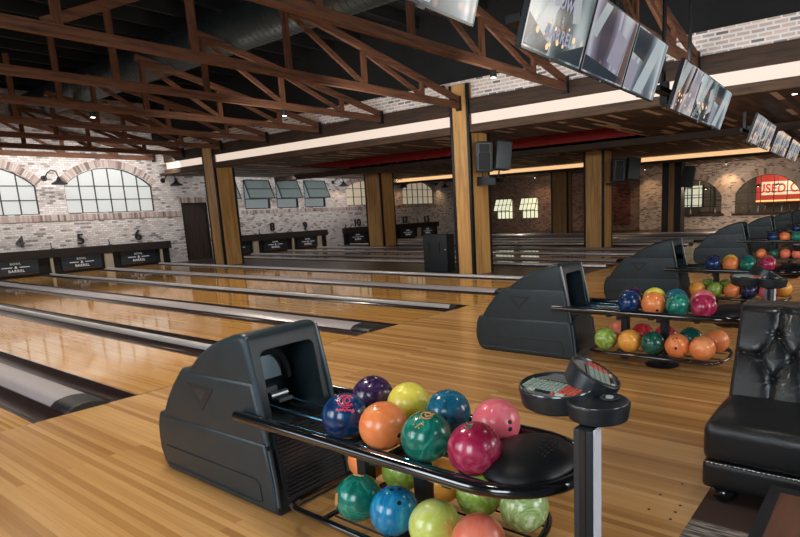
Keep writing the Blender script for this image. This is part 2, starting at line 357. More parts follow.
def bevel(bm, w, seg=2, ang=30):
    bmesh.ops.recalc_face_normals(bm, faces=bm.faces); bm.normal_update()
    es = [e for e in bm.edges if len(e.link_faces) == 2 and e.calc_face_angle(0) > math.radians(ang)]
    bmesh.ops.bevel(bm, geom=es, offset=w, segments=seg, affect='EDGES', profile=.6, clamp_overlap=True)
def text_mesh(s, size, extrude=.004, bold=0.0, spacing=1.0):
    cu = bpy.data.curves.new('t', 'FONT'); cu.body = s; cu.size = size; cu.extrude = extrude; cu.align_x = 'CENTER'; cu.align_y = 'CENTER'
    cu.offset = bold; cu.space_character = spacing
    o = bpy.data.objects.new('t', cu); C.objects.link(o); dg = bpy.context.evaluated_depsgraph_get(); dg.update()
    me = bpy.data.meshes.new_from_object(o.evaluated_get(dg)); bpy.data.objects.remove(o); bpy.data.curves.remove(cu)
    me.materials.clear(); return me
def text(name, s, size, mat, M, parent=None, extrude=.004, bold=0.0, spacing=1.0, fn=None):
    me = text_mesh(s, size, extrude, bold, spacing); me.transform(M)
    if fn:
        for v in me.vertices: v.co = fn(v.co)
    me.materials.append(mat); o = bpy.data.objects.new(name, me); C.objects.link(o)
    if parent: o.parent = parent
    return o
def boolean(bm, cut):
    me = bpy.data.meshes.new('a'); bmesh.ops.recalc_face_normals(bm, faces=bm.faces); bm.to_mesh(me); bm.free()
    mc = bpy.data.meshes.new('b'); bmesh.ops.recalc_face_normals(cut, faces=cut.faces); cut.to_mesh(mc); cut.free()
    a = bpy.data.objects.new('a', me); b = bpy.data.objects.new('b', mc); C.objects.link(a); C.objects.link(b)
    md = a.modifiers.new('m', 'BOOLEAN'); md.object = b; md.operation = 'DIFFERENCE'; md.solver = 'EXACT'
    dg = bpy.context.evaluated_depsgraph_get(); dg.update(); r = bpy.data.meshes.new_from_object(a.evaluated_get(dg))
    bpy.data.objects.remove(a); bpy.data.objects.remove(b)
    out = bmesh.new(); out.from_mesh(r); bpy.data.meshes.remove(r); return out
RX = lambda a: Matrix.Rotation(a, 4, 'X')
RY = lambda a: Matrix.Rotation(a, 4, 'Y')
RZ = lambda a: Matrix.Rotation(a, 4, 'Z')
T = lambda *p: Matrix.Translation(Vector(p))
FACE_NY = RX(PI/2)                 # text lying in XY turned to stand facing -Y
FACE_NX = RZ(-PI/2) @ RX(PI/2)     # text standing and facing -X

# ------------------------------------------------------------------ structure: floor and ceilings
FOUL = 5.48; WY = 22.0; WX = 30.5; XR = 11.1
bm = B(); box(bm, (-7, .72, -.12), (WX, FOUL, 0)); struct('floor', bm, approach_m)
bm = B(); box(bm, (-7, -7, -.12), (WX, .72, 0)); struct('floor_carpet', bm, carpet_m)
bm = B(); box(bm, (-7, FOUL, -.09), (.43, WY, 0)); struct('floor_side_lanes', bm, lane_m)
bm = B(); box(bm, (-7, FOUL, -.16), (WX, WY, -.09)); struct('floor_bed', bm, mk('lane_bed', (.01, .008, .007), .8))
bm = B()
for x0, x1 in ((11.04, 13.03), (18.62, 19.60), (27.07, WX)): box(bm, (x0, FOUL+.002, -.09), (x1, WY, -.002))
struct('floor_aisle', bm, aisle_m)
bm = B(); box(bm, (2.2, FOUL-.004, 0), (26.9, FOUL+.006, .0012)); struct('trim_foul_line', bm, mk('foul_line_dark', (.05, .03, .02), .4))

# ceiling over the open truss hall
bm = B(); box(bm, (-7, -7, 5.9), (XR+.25, WY+.2, 6.0))
for k in range(30): box(bm, (-7, -6+k*.95, 5.62), (XR, -5.92+k*.95, 5.9))
struct('ceiling', bm, roof_m)
# side of the lower ceiling block: dark beam, brick band, black band
bm = B(); box(bm, (XR+.03, -7, 3.57), (XR+.25, WY, 4.32)); struct('wall_upper_brick', bm, wallB_m)
bm = B(); box(bm, (XR+.01, -7, 4.32), (XR+.26, WY, 5.9)); struct('wall_upper_black', bm, roof_m)
bm = B(); box(bm, (XR-.08, -7, 3.585), (XR+.03, 21.2, 3.90)); bevel(bm, .008, 1); struct('trim_upper_beam', bm, t_dark)
bm = B(); box(bm, (XR-.10, -7, 3.18), (XR+.12, 21.2, 3.35)); bevel(bm, .01, 1); struct('trim_lower_beam', bm, t_beam2)
bm = B(); box(bm, (XR+.0, -7, 3.35), (XR+.10, 21.2, 3.585)); struct('trim_cove_light', bm, strip_m)
# planked soffit with a long red tray
sx0, sx1, sy0, sy1 = 13.25, 16.15, 5.6, 17.2
bm = B()
for x0, x1, y0, y1 in ((XR+.12, sx0, -7, WY), (sx1, 24, -7, WY), (sx0, sx1, -7, sy0), (sx0, sx1, sy1, WY)): box(bm, (x0, y0, 3.2), (x1, y1, 3.27))
struct('ceiling_soffit', bm, plank_m)
bm = B(); box(bm, (24, -7, 3.12), (WX, WY, 3.27)); struct('ceiling_far_soffit', bm, plank_m)
bm = B(); box(bm, (sx0, sy0, 3.55), (sx1, sy1, 3.6)); box(bm, (sx0-.05, sy0, 3.27), (sx0, sy1, 3.6)); box(bm, (sx1, sy0, 3.2), (sx1+.04, sy1, 3.6))
box(bm, (sx0, sy0-.05, 3.27), (sx1, sy0, 3.6)); box(bm, (sx0, sy1, 3.27), (sx1, sy1+.05, 3.6)); struct('ceiling_red_tray', bm, red_m)
bm = B(); box(bm, (sx1+.04, -7, 3.02), (sx1+.26, WY, 3.2)); bevel(bm, .01, 1); struct('trim_tray_beam', bm, t_dark)
bm = B(); box(bm, (23.9, -7, 2.92), (24.05, WY, 3.03)); box(bm, (23.99, -7, 3.03), (24.05, WY, 3.2)); struct('trim_far_beam', bm, t_dark)
bm = B(); box(bm, (23.95, -7, 3.035), (23.99, 3.6, 3.195)); box(bm, (23.95, 3.6, 3.035), (23.99, WY, 3.195)); struct('trim_far_cove_light', bm, strip2_m)
area('far_cove_glow', (26.5, 10, 3.05), (29.5, 10, 1.0), .3, 16, 26, WARM)

# ------------------------------------------------------------------ structure: numbered wall at Y = WY
def arch_poly(x0, x1, z0, zs, zt, n=24):
    cx = (x0+x1)/2; h = zt-zs; half = (x1-x0)/2; R = (half*half+h*h)/(2*h); cz = zt-R; a = math.asin(half/R)
    if h > half*.99: R = half; cz = zs; a = PI/2
    return [(x0, z0), (x1, z0)] + [(cx+R*math.sin(a-2*a*k/n), cz+R*math.cos(a-2*a*k/n)) for k in range(n+1)], (cx, cz, R, a)
def wall_with_holes(name, axis, w0, w1, u0, u1, z1, holes, mat, z0=0):
    """thick wall with openings, cut by booleans"""
    bm = B(); (prism(bm, [(u0, z0), (u1, z0), (u1, z1), (u0, z1)], w0, w1, axis))
    for h in holes:
        c = B(); prism(c, h, w0-.1, w1+.1, axis); bm = boolean(bm, c)
    return struct(name, bm, mat)
ARCH = [(4.40, 7.24, 1.93, 2.82, 3.43), (8.03, 10.87, 1.93, 2.82, 3.43), (20.3, 23.05, 1.90, 2.72, 3.12), (24.42, 27.12, 1.86, 2.66, 3.12)]
AWN = [(13.0, 14.25), (14.63, 15.87), (16.21, 17.37), (17.73, 18.96)]
holes = [arch_poly(*a)[0] for a in ARCH] + [[(a, 1.88), (b, 1.88), (b, 3.08), (a, 3.08)] for a, b in AWN] + [[(11.88, 0), (12.92, 0), (12.92, 2.2), (11.88, 2.2)]]
wall_with_holes('wall_numbers', 'Y', WY, WY+.25, -7, WX+.3, 6.0, holes, wallA_m)
soldier = [mk('soldier_brick_pale', (.55, .47, .43), .9), mk('soldier_brick_brown', (.34, .25, .22), .9), mk('soldier_brick_pink', (.46, .35, .31), .9), mk('soldier_brick_dark', (.22, .16, .14), .9)]
def soldiers_arch(name, axis, w0, w1, cx, cz, R, a, ln=.24, mats=soldier, step=.058):
    bm = B(); n = int(2*a*R/step)
    for k in range(n):
        t0 = -a+2*a*(k+.06)/n; t1 = -a+2*a*(k+.94)/n
        pol = [(cx+r*math.sin(t), cz+r*math.cos(t)) for r, t in ((R, t0), (R, t1), (R+ln, t1), (R+ln, t0))]
        prism(bm, pol, w0, w1, axis, random.choice((0, 0, 0, 1, 2, 2, 3)))
    return struct(name, bm, mats)
def soldiers_row(name, axis, w0, w1, u0, u1, z0, z1, mats=soldier, step=.06):
    bm = B(); n = int((u1-u0)/step)
    for k in range(n):
        a = u0+(u1-u0)*(k+.06)/n; b = u0+(u1-u0)*(k+.94)/n
        prism(bm, [(a, z0), (b, z0), (b, z1), (a, z1)], w0, w1, axis, random.choice((0, 0, 0, 1, 2, 2, 3)))
    return struct(name, bm, mats)
soldiers_row('trim_sill_course', 'Y', WY-.025, WY, 3.0, 11.85, 1.70, 1.90)
soldiers_row('trim_sill_course', 'Y', WY-.02, WY, 14.4, 27.3, 1.68, 1.84)
soldiers_row('trim_door_lintel', 'Y', WY-.02, WY, 11.8, 13.0, 2.2, 2.4)
wn = 0
def arched_window(x0, x1, z0, zs, zt, cols, pm, rows=(.5, 1)):
    global wn; wn += 1
    poly, (cx, cz, R, a) = arch_poly(x0, x1, z0, zs, zt)
    root = empty('window_%d' % wn, ((x0+x1)/2, WY, z0)); root['kind'] = 'structure'; ox, oz = (x0+x1)/2, z0
    bm = B(); prism(bm, [(p[0]-ox, p[1]-oz) for p in poly], .10, .12, 'Y'); obj('pane', bm, pm, root)
    bm = B(); t = .045; pts = poly+[poly[0]]
    for p, q in zip(pts, pts[1:]):
        if (Vector(p)-Vector(q)).length > .01: beam(bm, (p[0]-ox, .07, p[1]-oz), (q[0]-ox, .07, q[1]-oz), .06, t)
    obj('window_frame', bm, frame_m, root)
    bm = B()
    for k in range(1, cols):
        x = x0+(x1-x0)*k/cols; zt_ = cz+math.sqrt(max(0, R*R-(x-cx)**2)); box(bm, (x-ox-.013, .06, 0), (x-ox+.013, .10, zt_-oz))
    for f in rows: z = (zs-z0)*f; box(bm, (x0-ox, .06, z-.013), (x1-ox, .10, z+.013))
    obj('muntins', bm, frame_m, root)
    soldiers_arch('trim_arch', 'Y', WY-.03, WY, cx, cz, R+.02, a)
arched_window(*ARCH[0], 6, pane_m); arched_window(*ARCH[1], 6, pane_m); arched_window(*ARCH[2], 5, pane_warm); arched_window(*ARCH[3], 6, pane_warm)
for a, b in AWN:
    wn += 1; root = empty('window_%d' % wn, ((a+b)/2, WY, 1.88)); root['kind'] = 'structure'; h = (b-a)/2
    bm = B(); box(bm, (-h, .10, 0), (h, .12, 1.2)); obj('pane', bm, pane_low, root)
    bm = B()
    for x in (-h, h-.05): box(bm, (x, .02, 0), (x+.05, .1, 1.2))
    for z in (0, .40, 1.15): box(bm, (-h, .02, z), (h, .1, z+.04))
    obj('window_frame', bm, frame_m, root)
    S = T(0, -.02, 1.2) @ RX(-.42)       # upper sash swung out from its top edge
    sash = empty('awning_sash'); sash.parent = root
    bm = B(); box(bm, (-h, -.012, -.86), (h, 0, 0), 0, S); obj('sash_pane', bm, pane_green, sash)
    bm = B()
    for x in (-h, h-.045): box(bm, (x, -.03, -.86), (x+.045, .01, 0), 0, S)
    for z in (-.86, -.44, -.04): box(bm, (-h, -.03, z), (h, .01, z+.04), 0, S)
    obj('sash_frame', bm, frame_m, sash)
# plank door
dr = empty('door_1', (12.4, WY, 0)); dr['kind'] = 'structure'
bm = B()
for k in range(6): box(bm, (-.50+k*.167, .06, 0), (-.505+(k+1)*.167, .10, 2.18))
obj('door_panel', bm, door_wood, dr)
bm = B(); box(bm, (-.52, .0, 0), (-.48, .12, 2.2)); box(bm, (.48, 0, 0), (.52, .12, 2.2)); box(bm, (-.52, 0, 2.16), (.52, .12, 2.2)); obj('door_frame', bm, frame_m, dr)
bm = B(); cyl(bm, (.40, .06, 1.0), (.40, .02, 1.0), .018); box(bm, (.30, .0, .985), (.42, .02, 1.015)); obj('door_handle', bm, blackm, dr)

# ------------------------------------------------------------------ structure: far bar wall at X = WX
FARCH = [(6.98, 9.68, .70, 1.55, 2.40), (3.68, 6.38, .70, 1.60, 2.44)]
fh = [arch_poly(*a)[0] for a in FARCH]
def farwall(name, y0, y1, hs, mat, x0=WX):
    bm = B(); prism(bm, [(y0, 0), (y1, 0), (y1, 3.25), (y0, 3.25)], x0, WX+.3, 'X')
    for h in hs:
        c = B(); prism(c, h, WX-.4, WX+.5, 'X'); bm = boolean(bm, c)
    return struct(name, bm, mat)
farwall('wall_bar', -7, 10.98, fh, pale_m)
SH = [(18.78, 19.9), (17.05, 18.12)]
farwall('wall_far_brown', 10.98, WY, [[(a, .76), (b, .76), (b, 1.93), (a, 1.93)] for a, b in SH], low_light_m, WX+.06)
bm = B(); box(bm, (WX+.03, 11.5, .25), (WX+.06, 12.45, 2.6)); struct('wall_bricked_up_opening', bm, redb_m)
tanb = [mk('tan_soldier', (.60, .48, .40), .9), mk('tan_soldier_dark', (.38, .27, .21), .9), mk('tan_soldier_mid', (.50, .38, .31), .9), mk('tan_soldier_deep', (.24, .17, .13), .9)]
for a in FARCH:
    poly, (cy, cz, R, an) = arch_poly(*a); wn += 1
    soldiers_arch('trim_bar_arch', 'X', WX-.03, WX, cy, cz, R+.02, an, .26, tanb, .10)
    bm = B(); box(bm, (WX-.10, a[0]-.12, a[2]-.09), (WX+.05, a[1]+.12, a[2])); bevel(bm, .008, 1); struct('trim_bar_sill', bm, t_dark)
    root = empty('window_%d' % wn, (WX, cy, a[2])); root['kind'] = 'structure'
    bm = B(); pts = poly+[poly[0]]
    for p, q in zip(pts, pts[1:]):
        if (Vector(p)-Vector(q)).length > .01: beam(bm, (.12, p[0]-cy, p[1]-a[2]), (.12, q[0]-cy, q[1]-a[2]), .06, .05)
    obj('window_frame', bm, frame_m, root)
    bm = B()
    for k in range(1, 5):
        y = a[0]+(a[1]-a[0])*k/5; box(bm, (.10, y-cy-.015, 0), (.14, y-cy+.015, cz+math.sqrt(R*R-(y-cy)**2)-a[2]))
    for z in (.45, .95): box(bm, (.10, a[0]-cy, z-.015), (.14, a[1]-cy, z+.015))
    obj('muntins', bm, frame_m, root)
for a, b in SH:
    wn += 1; root = empty('window_%d' % wn, (WX+.06, (a+b)/2, .76)); root['kind'] = 'structure'; h = (b-a)/2
    bm = B(); box(bm, (.12, -h, 0), (.14, h, 1.17)); obj('pane', bm, pane_yel, root)
    bm = B()
    for k in range(5): y = -h+2*h*k/4; box(bm, (.08, y-.018, 0), (.12, y+.018, 1.17))
    for z in (0, .42, .8, 1.14): box(bm, (.08, -h, z-.01), (.12, h, z+.025))
    obj('window_frame', bm, frame_m, root)
    S = T(-.02, 0, 1.17) @ RY(.45); sash = empty('awning_sash'); sash.parent = root
    bm = B(); box(bm, (-.01, -h+.02, -.76), (0, h-.02, 0), 0, S); obj('sash_pane', bm, pane_yel, sash)
    bm = B()
    for k in range(5): y = -h+2*h*k/4; box(bm, (-.03, y-.016, -.78), (.0, y+.016, 0), 0, S)
    for z in (-.78, -.4, -.02): box(bm, (-.03, -h, z), (0, h, z+.03), 0, S)
    obj('sash_frame', bm, frame_m, sash)
# room behind the bar windows
bm = B(); box(bm, (34.0, 0, 0), (34.1, 12, 3.3)); box(bm, (WX+.3, 0, 3.25), (34.1, 12, 3.3)); box(bm, (WX+.3, 0, -.1), (34.1, 12, 0)); box(bm, (WX+.3, 11.4, 0), (34, 11.5, 3.3)); box(bm, (WX+.3, 0, 0), (34, .1, 3.3))
struct('wall_bar_room', bm, mk('bar_room_dark', (.09, .075, .055), .8, noise=.4, nscale=2))
pl = bpy.data.lights.new('bar_pendant_light', 'POINT'); pl.energy = 90; pl.color = (1, .82, .62); po = bpy.data.objects.new('bar_pendant_light', pl); C.objects.link(po); po.location = (32.2, 7.5, 2.1)
pl = bpy.data.lights.new('bar_pendant_light', 'POINT'); pl.energy = 90; pl.color = (1, .84, .66); po = bpy.data.objects.new('bar_pendant_light', pl); C.objects.link(po); po.location = (32.2, 4.4, 2.6)

# ------------------------------------------------------------------ lane bed: lanes, gutters, cappings
R_X = [1.91, 5.43, 8.95, 14.70, 18.22, 21.74, 25.26]
R_DY = [0, 0, 0, .20, .20, .20, .20]
RW, DW = .80, .60        # return-side and divider-side gutter set widths
lane_end = WY-.12
def gutter_set(cx, width, wide, label):
    root = empty('gutter_pair', (cx, FOUL, 0))
    tag(root, label, 'gutter', 'gutters between the lanes')
    h = width/2; cw = h-.235; y1 = lane_end-FOUL
    for s in (-1, 1):
        bm = B(); n = 8; a, b = cw, h
        pts = [(s*(a+(b-a)*k/n), -.012-.065*math.sin(PI*k/n)**.7 if 0 < k < n else 0.0) for k in range(n+1)]
        v = [[bm.verts.new((p[0], y, p[1])) for p in pts] for y in (.0, y1)]
        for k in range(n): bm.faces.new((v[0][k], v[0][k+1], v[1][k+1], v[1][k]))
        for p in (0, n): 
            x = pts[p][0]; box(bm, (x-.008, 0, -.03), (x+.008, y1, .004))
        obj('gutter', bm, gutter_m, root, smooth=True)
    bm = B(); n = 8; ch = .052 if wide else .050
    cw0 = cw; cw = cw if wide else .048
    prof = [(-cw, -.01)] + [(-cw+2*cw*k/n, .008+ch*math.sin(PI*k/n)**.5) for k in range(n+1)] + [(cw, -.01)]
    prism(bm, prof, .36 if wide else .12, y1, 'Y'); obj('capping', bm, alum_w if wide else alum, root, smooth=True)
    if wide:
        bm = B(); prism(bm, [(x*1.02, z*1.05) for x, z in prof], .0, .36, 'Y'); bevel(bm, .01, 1); obj('end_cap', bm, rubber, root, smooth=True)
    else:
        bm = B(); prism(bm, [(x*1.1, z*1.05) for x, z in prof], .0, .12, 'Y'); obj('end_cap', bm, rubber, root, smooth=True)
    return root
lane_no = {1: 1.00, 2: 2.86, 3: 4.49, 4: 6.38, 5: 8.02, 6: 9.89}
sets = [(-1.66+.05, 'R', 'gutter pair left of lane 1, out past the lower left corner')]
names = {1.91: ('R', 'wide-capped gutter pair running from behind the nearest ball return'), 3.70: ('D', 'narrow-capped gutter pair in the left bank, first divider beyond the nearest ball return'),
         5.43: ('R', 'wide-capped gutter pair running from behind the second ball return'), 7.19: ('D', 'narrow-capped gutter pair between lanes 4 and 5'),
         8.95: ('R', 'wide-capped gutter pair running from behind the third ball return'), 10.72: ('D', 'gutter pair on the far side of lane 6 beside the two near pillars'),
         13.35: ('D', 'gutter pair on the near side of lane 7, just past the near pillars'), 14.70: ('R', 'gutter pair behind the fourth ball return between lanes 7 and 8'),
         16.46: ('D', 'gutter pair between lanes 8 and 9 in the second bank'), 18.22: ('R', 'gutter pair behind the fifth ball return beside lane 9'),
         20.22: ('D', 'gutter pair on the near side of lane 10'), 21.74: ('R', 'gutter pair behind the sixth ball return between lanes 10 and 11'),
         23.50: ('D', 'gutter pair between lanes 11 and 12'), 25.26: ('R', 'gutter pair behind the seventh ball return between lanes 12 and 13'),
         26.85: ('D', 'farthest gutter pair, against the aisle below the bar windows')}
edges = []
for cx, (k, lb) in names.items():
    wdt = RW if k == 'R' else DW
    if cx == 13.35: wdt = .60
    gutter_set(cx, wdt, k == 'R', lb); edges.append((cx-wdt/2, cx+wdt/2))
edges = sorted(edges); prev = .44; num = {0: 1}
lanes = []
for e0, e1 in edges: lanes.append((prev, e0)); prev = e1
lane_defs = [(a, b) for a, b in lanes if .6 < b-a < 1.9]
lane_names = {0: 'lane at the lower left corner, left of the nearest gutter', 1: 'lane running straight behind the nearest ball return', 2: 'lane between the nearest divider and the second ball return gutter'}
knum = [1, 2, 3, 4, 5, 6, 7, 8, 9, 10, 11, 12, 13]
idx = 0
for a, b in lane_defs:
    if 10.9 < (a+b)/2 < 13.1 or 18.6 < (a+b)/2 < 19.7: continue
    if idx == 0: lb = 'glossy maple lane at the lower left corner beside the nearest wide gutter'
    elif idx == 1: lb = 'glossy maple lane running off behind the hood of the nearest ball return'
    elif idx == 2: lb = 'glossy maple lane between the first narrow divider and the second wide gutter'
    else: lb = ['glossy maple lane ending below the dark grey numeral 4', 'glossy maple lane ending below numeral 5 and the big arched window', 'glossy maple lane ending below numeral 6, next to the near pillars',
               'glossy maple lane just past the near pillars, its end hidden by the left pillar', 'distant maple lane ending under the leftmost full awning window', 'distant maple lane ending under the rightmost awning window', 'distant maple lane ending just left of the distant golden pillar',
               'distant maple lane hidden mostly by the distant golden pillar', 'distant maple lane ending left of the cabinet, under the distant arched window', 'farthest full maple lane, ending at the right end of the masking units', 'last maple lane before the bar wall', 'extra far lane'][min(idx-3, 11)]
    bm = B(); box(bm, (a+.008, FOUL+.006, -.09), (b-.008, lane_end, 0)); o = obj('bowling_lane', bm, lane_m); tag(o, lb, 'bowling lane', 'bowling lanes'); idx += 1

# ------------------------------------------------------------------ masking units under the numbered wall
def logo(parent, cx, y, cz, s):
    for t, dz, sz in (('BOWL', .125, .10), ('&', 0, .13), ('BARREL', -.125, .125)):
        text('lettering', t, sz*s, white_m, T(cx, y, cz+dz*s) @ FACE_NY, parent, .002, .002*s, 1.15)
    bm = B(); 
    for x in (-1, 1): box(bm, (cx+x*.26*s-.15*s, y-.002, cz-.008*s), (cx+x*.26*s+.15*s, y, cz+.016*s))
    obj('logo_bar', bm, white_m, parent)
def header(x0, x1, label, panels, posts):
    root = empty('masking_unit', ((x0+x1)/2, WY-.18, 0)); tag(root, label, 'masking unit'); ox = (x0+x1)/2
    bm = B(); box(bm, (x0-ox, -.02, .555), (x1-ox, .178, .82)); bevel(bm, .008, 1); obj('header_beam', bm, t_dkx, root)
    bm = B(); box(bm, (x0-ox+.05, .10, 0), (x1-ox-.05, .17, .555)); obj('back_panel', bm, mk('pit_black', (.006, .005, .005), .6), root)  # black sheet stands in for the shade of the pin deck void
    for p in panels:
        c = p-ox; bm = B(); box(bm, (c-.60, .05, .13), (c+.60, .075, .555)); pn = obj('mask_panel', bm, mask_m, root)
        logo(pn, c, .045, .335, .90)
        bm = B(); box(bm, (c-.60, .055, .10), (c+.60, .07, .13)); obj('panel_strip', bm, t_red, root)
    for a, b in posts:
        bm = B(); box(bm, (a-ox, .0, 0), (b-ox, .09, .555)); obj('divider_post', bm, cream_m, root)
header(3.0, 11.2, 'long dark timber masking unit below numerals 4, 5 and 6', [4.6, 6.30, 8.15, 10.0], [(7.24, 7.31), (8.86, 9.12), (10.78, 10.85)])
header(13.2, 18.78, 'dark masking unit below numerals 8 and 9', [13.95, 15.83, 17.6], [(14.7, 14.95), (16.72, 16.79), (18.15, 18.38)])
header(19.85, 27.25, 'dark masking unit below numerals 10, 12 and 13, partly behind pillar', [20.75, 22.5, 24.55, 26.25], [(21.5, 21.75), (23.45, 23.55), (25.35, 25.6)])
for n, x, z in (('4', 6.56, 1.09), ('5', 8.26, 1.07), ('6', 10.13, 1.08), ('8', 15.83, 1.08), ('9', 17.6, 1.04), ('10', 20.86, 1.03), ('12', 24.45, 1.02), ('13', 26.3, .98)):
    o = text('lane_numeral', n, .50, grey_num if n == '4' else num_m, T(x, WY-.035, z) @ FACE_NY, None, .03, .004)
    tag(o, {'4': 'dark grey numeral 4, leftmost on the whitewashed brick', '5': 'black numeral 5 under the left end of the big arched window', '6': 'black numeral 6 under the right end of the big arched window',
            '8': 'black numeral 8 below the gap between the first two awning windows', '9': 'black numeral 9 below the rightmost awning window', '10': 'black numeral 10 just left of the distant golden pillar',
            '12': 'small numeral 12 under the left edge of the distant arched window', '13': 'small numeral 13 under the middle of the distant arched window'}[n], 'number')
for x, z, t in ((7.35, .93, 'between numerals 4 and 5'), (9.1, .92, 'midway under the big arched window'), (15.1, .92, 'beside the left golden pillar'), (16.75, .90, 'under the middle awning window'), (20.0, .9, 'at the left end of the third masking unit'), (25.45, .88, 'below the distant arched window')):
    root = empty('pin_figure', (x, WY-.10, .82)); tag(root, 'small dark figurine on the masking unit, %s' % t, 'ornament')
    bm = B(); lathe(bm, [(0, 0), (.05, 0), (.05, .015), (.012, .02), (.02, .09), (.012, .15), (.018, .19), (0, .21)], n=10); obj('figure', bm, mk('teal_metal', (.03, .09, .12), .4, .5), root, smooth=True)
    bm = B(); beam(bm, (0, 0, .02), (.09, 0, .0+.02), .02, .02); obj('foot', bm, blackm, root)

# ------------------------------------------------------------------ pillars
def pillar(x, y, h, label, wd=.46, dp=.60, mat=None, e=.075):
    root = empty('pillar', (x, y, 0)); tag(root, label, 'pillar')
    hx, hy = wd/2, dp/2; mat = mat or ply_m
    bm = B(); box(bm, (-hx+.012, -hy+.012, 0), (hx-.012, hy-.012, h)); obj('wood_cladding', bm, mat, root)
    for sx in (-1, 1):
        for sy in (-1, 1):
            bm = B(); X0, X1 = sorted((sx*hx, sx*(hx-e))); Y0, Y1 = sorted((sy*(hy-.008), sy*hy)); box(bm, (X0, Y0, 0), (X1, Y1, h))
            X0, X1 = sorted((sx*(hx-.008), sx*hx)); Y0, Y1 = sorted((sy*(hy-e), sy*hy)); box(bm, (X0, Y0, 0), (X1, Y1, h))
            for k in range(int(h/.3)): cyl(bm, (sx*hx, sy*(hy-.03), .15+k*.3), (sx*(hx+.006), sy*(hy-.03), .15+k*.3), .009, 8)
            obj('corner_angle', bm, blackm, root)
    return root
pillar(11.36, 8.065, 4.22, 'tall golden plywood pillar with black steel corners, nearest, right of centre', .76, .53)
pillar(11.34, 18.33, 3.98, 'golden plywood pillar leaning into the frame left of the awning windows', .72, .66)
pillar(19.53, 18.97, 3.2, 'distant golden plywood pillar just right of numeral 10', .86, 1.0)
pillar(19.18, 8.35, 3.2, 'golden plywood pillar with small loudspeakers, behind the second ball return', .76, .72)
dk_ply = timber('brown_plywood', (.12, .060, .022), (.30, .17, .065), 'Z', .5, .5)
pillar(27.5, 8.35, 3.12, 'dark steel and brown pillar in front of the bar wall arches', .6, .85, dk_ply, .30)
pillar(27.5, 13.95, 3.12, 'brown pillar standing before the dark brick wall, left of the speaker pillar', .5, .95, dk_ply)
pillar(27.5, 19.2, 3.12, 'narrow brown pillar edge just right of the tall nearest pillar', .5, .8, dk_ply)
# ------------------------------------------------------------------ roof trusses
xs = [-3.4, -1.75, -.1, 1.5, 3.15, 4.83, 6.42, 8.1, 9.72]
def topz(x): return 3.90+.205*(10.95-x) if x > 4 else 3.90+.205*(10.95-4)
def truss(y, label, master=None):
    root = empty('roof_truss', (0, y, 0)); tag(root, label, 'roof truss', 'timber roof trusses')
    if master:
        for ch in master.children:
            c = ch.copy(); c.parent = root; C.objects.link(c)
        return root
    brace_here = abs(y-8.05) < .01
    bm = B(); beam(bm, (-6.8, 0, 3.78), (10.98, 0, 3.78), .09, .135); obj('bottom_chord', bm, t_red, root)
    bm = B(); beam(bm, (6.3, 0, topz(6.3)), (10.98, 0, topz(10.98)), .08, .12); obj('top_chord', bm, t_red, root)
    for x in xs:
        bm = B(); beam(bm, (x, .0, 3.83), (x, .0, topz(x)-.06), .06, .10); obj('post', bm, timber_z, root)
    for i in range(len(xs)-1):
        a, b = xs[i], xs[i+1]
        if a > 6: p, q = (a+.05, 0, topz(a)-.08), (b-.06, 0, 3.86)
        elif a == 3.15 and brace_here: p, q = (a-.15, 0, 3.84), (b+.3, 0, topz(b)-.25)
        else: continue
        bm = B(); beam(bm, p, q, .05, .085 if a > 6 else .12); obj('brace', bm, t_red, root)
    bm = B(); box(bm, (10.93, -.055, 3.66), (11.018, .055, 3.97)); obj('hanger_bracket', bm, blackm, root)
    return root
timber_z = timber('reddish_post_timber', (.030, .012, .006), (.145, .053, .021), 'Z')
ty = [5.45, 3.0, 8.05, 10.45, 12.75, 15.1, 17.5, 19.8, 21.8, .6]
tl = ['timber roof truss second nearest, ending below the large screens', 'timber roof truss crossing behind the large screens', 'timber roof truss whose long beam meets the tall nearest pillar',
      'fourth timber roof truss, ending just left of the tall pillar head', 'fifth timber roof truss counted from the screens towards the numbered wall', 'sixth timber roof truss, ending above the three awning windows',
      'seventh timber roof truss, ending beside the left pillar head', 'eighth timber roof truss, low in view above the arched windows', 'farthest timber roof truss, tight against the numbered brick wall', 'timber roof truss nearest overhead, above the ball return']
mt = None
for y, lb in zip(ty, tl):
    t = truss(y, lb, None if y == 8.05 else mt); mt = mt or t
# spiral duct
root = empty('air_duct', (7.2, -6.5, 5.08)); tag(root, 'large dark spiral ventilation duct running above the timber trusses', 'air duct')
bm = B(); n = 32
for k in range(1): cyl(bm, (0, 0, 0), (0, 28.3, 0), .375, n)
obj('duct_tube', bm, duct_m, root, smooth=True)
bm = B()
for k in range(180):
    y = .15+k*.156; prof = [(.375, y-.008), (.382, y), (.375, y+.008)]
    tube(bm, [(.377*math.cos(a*PI/12), y, .377*math.sin(a*PI/12)) for a in range(24)], .006, 4, True)
obj('spiral_seam', bm, duct_m, root, smooth=True)
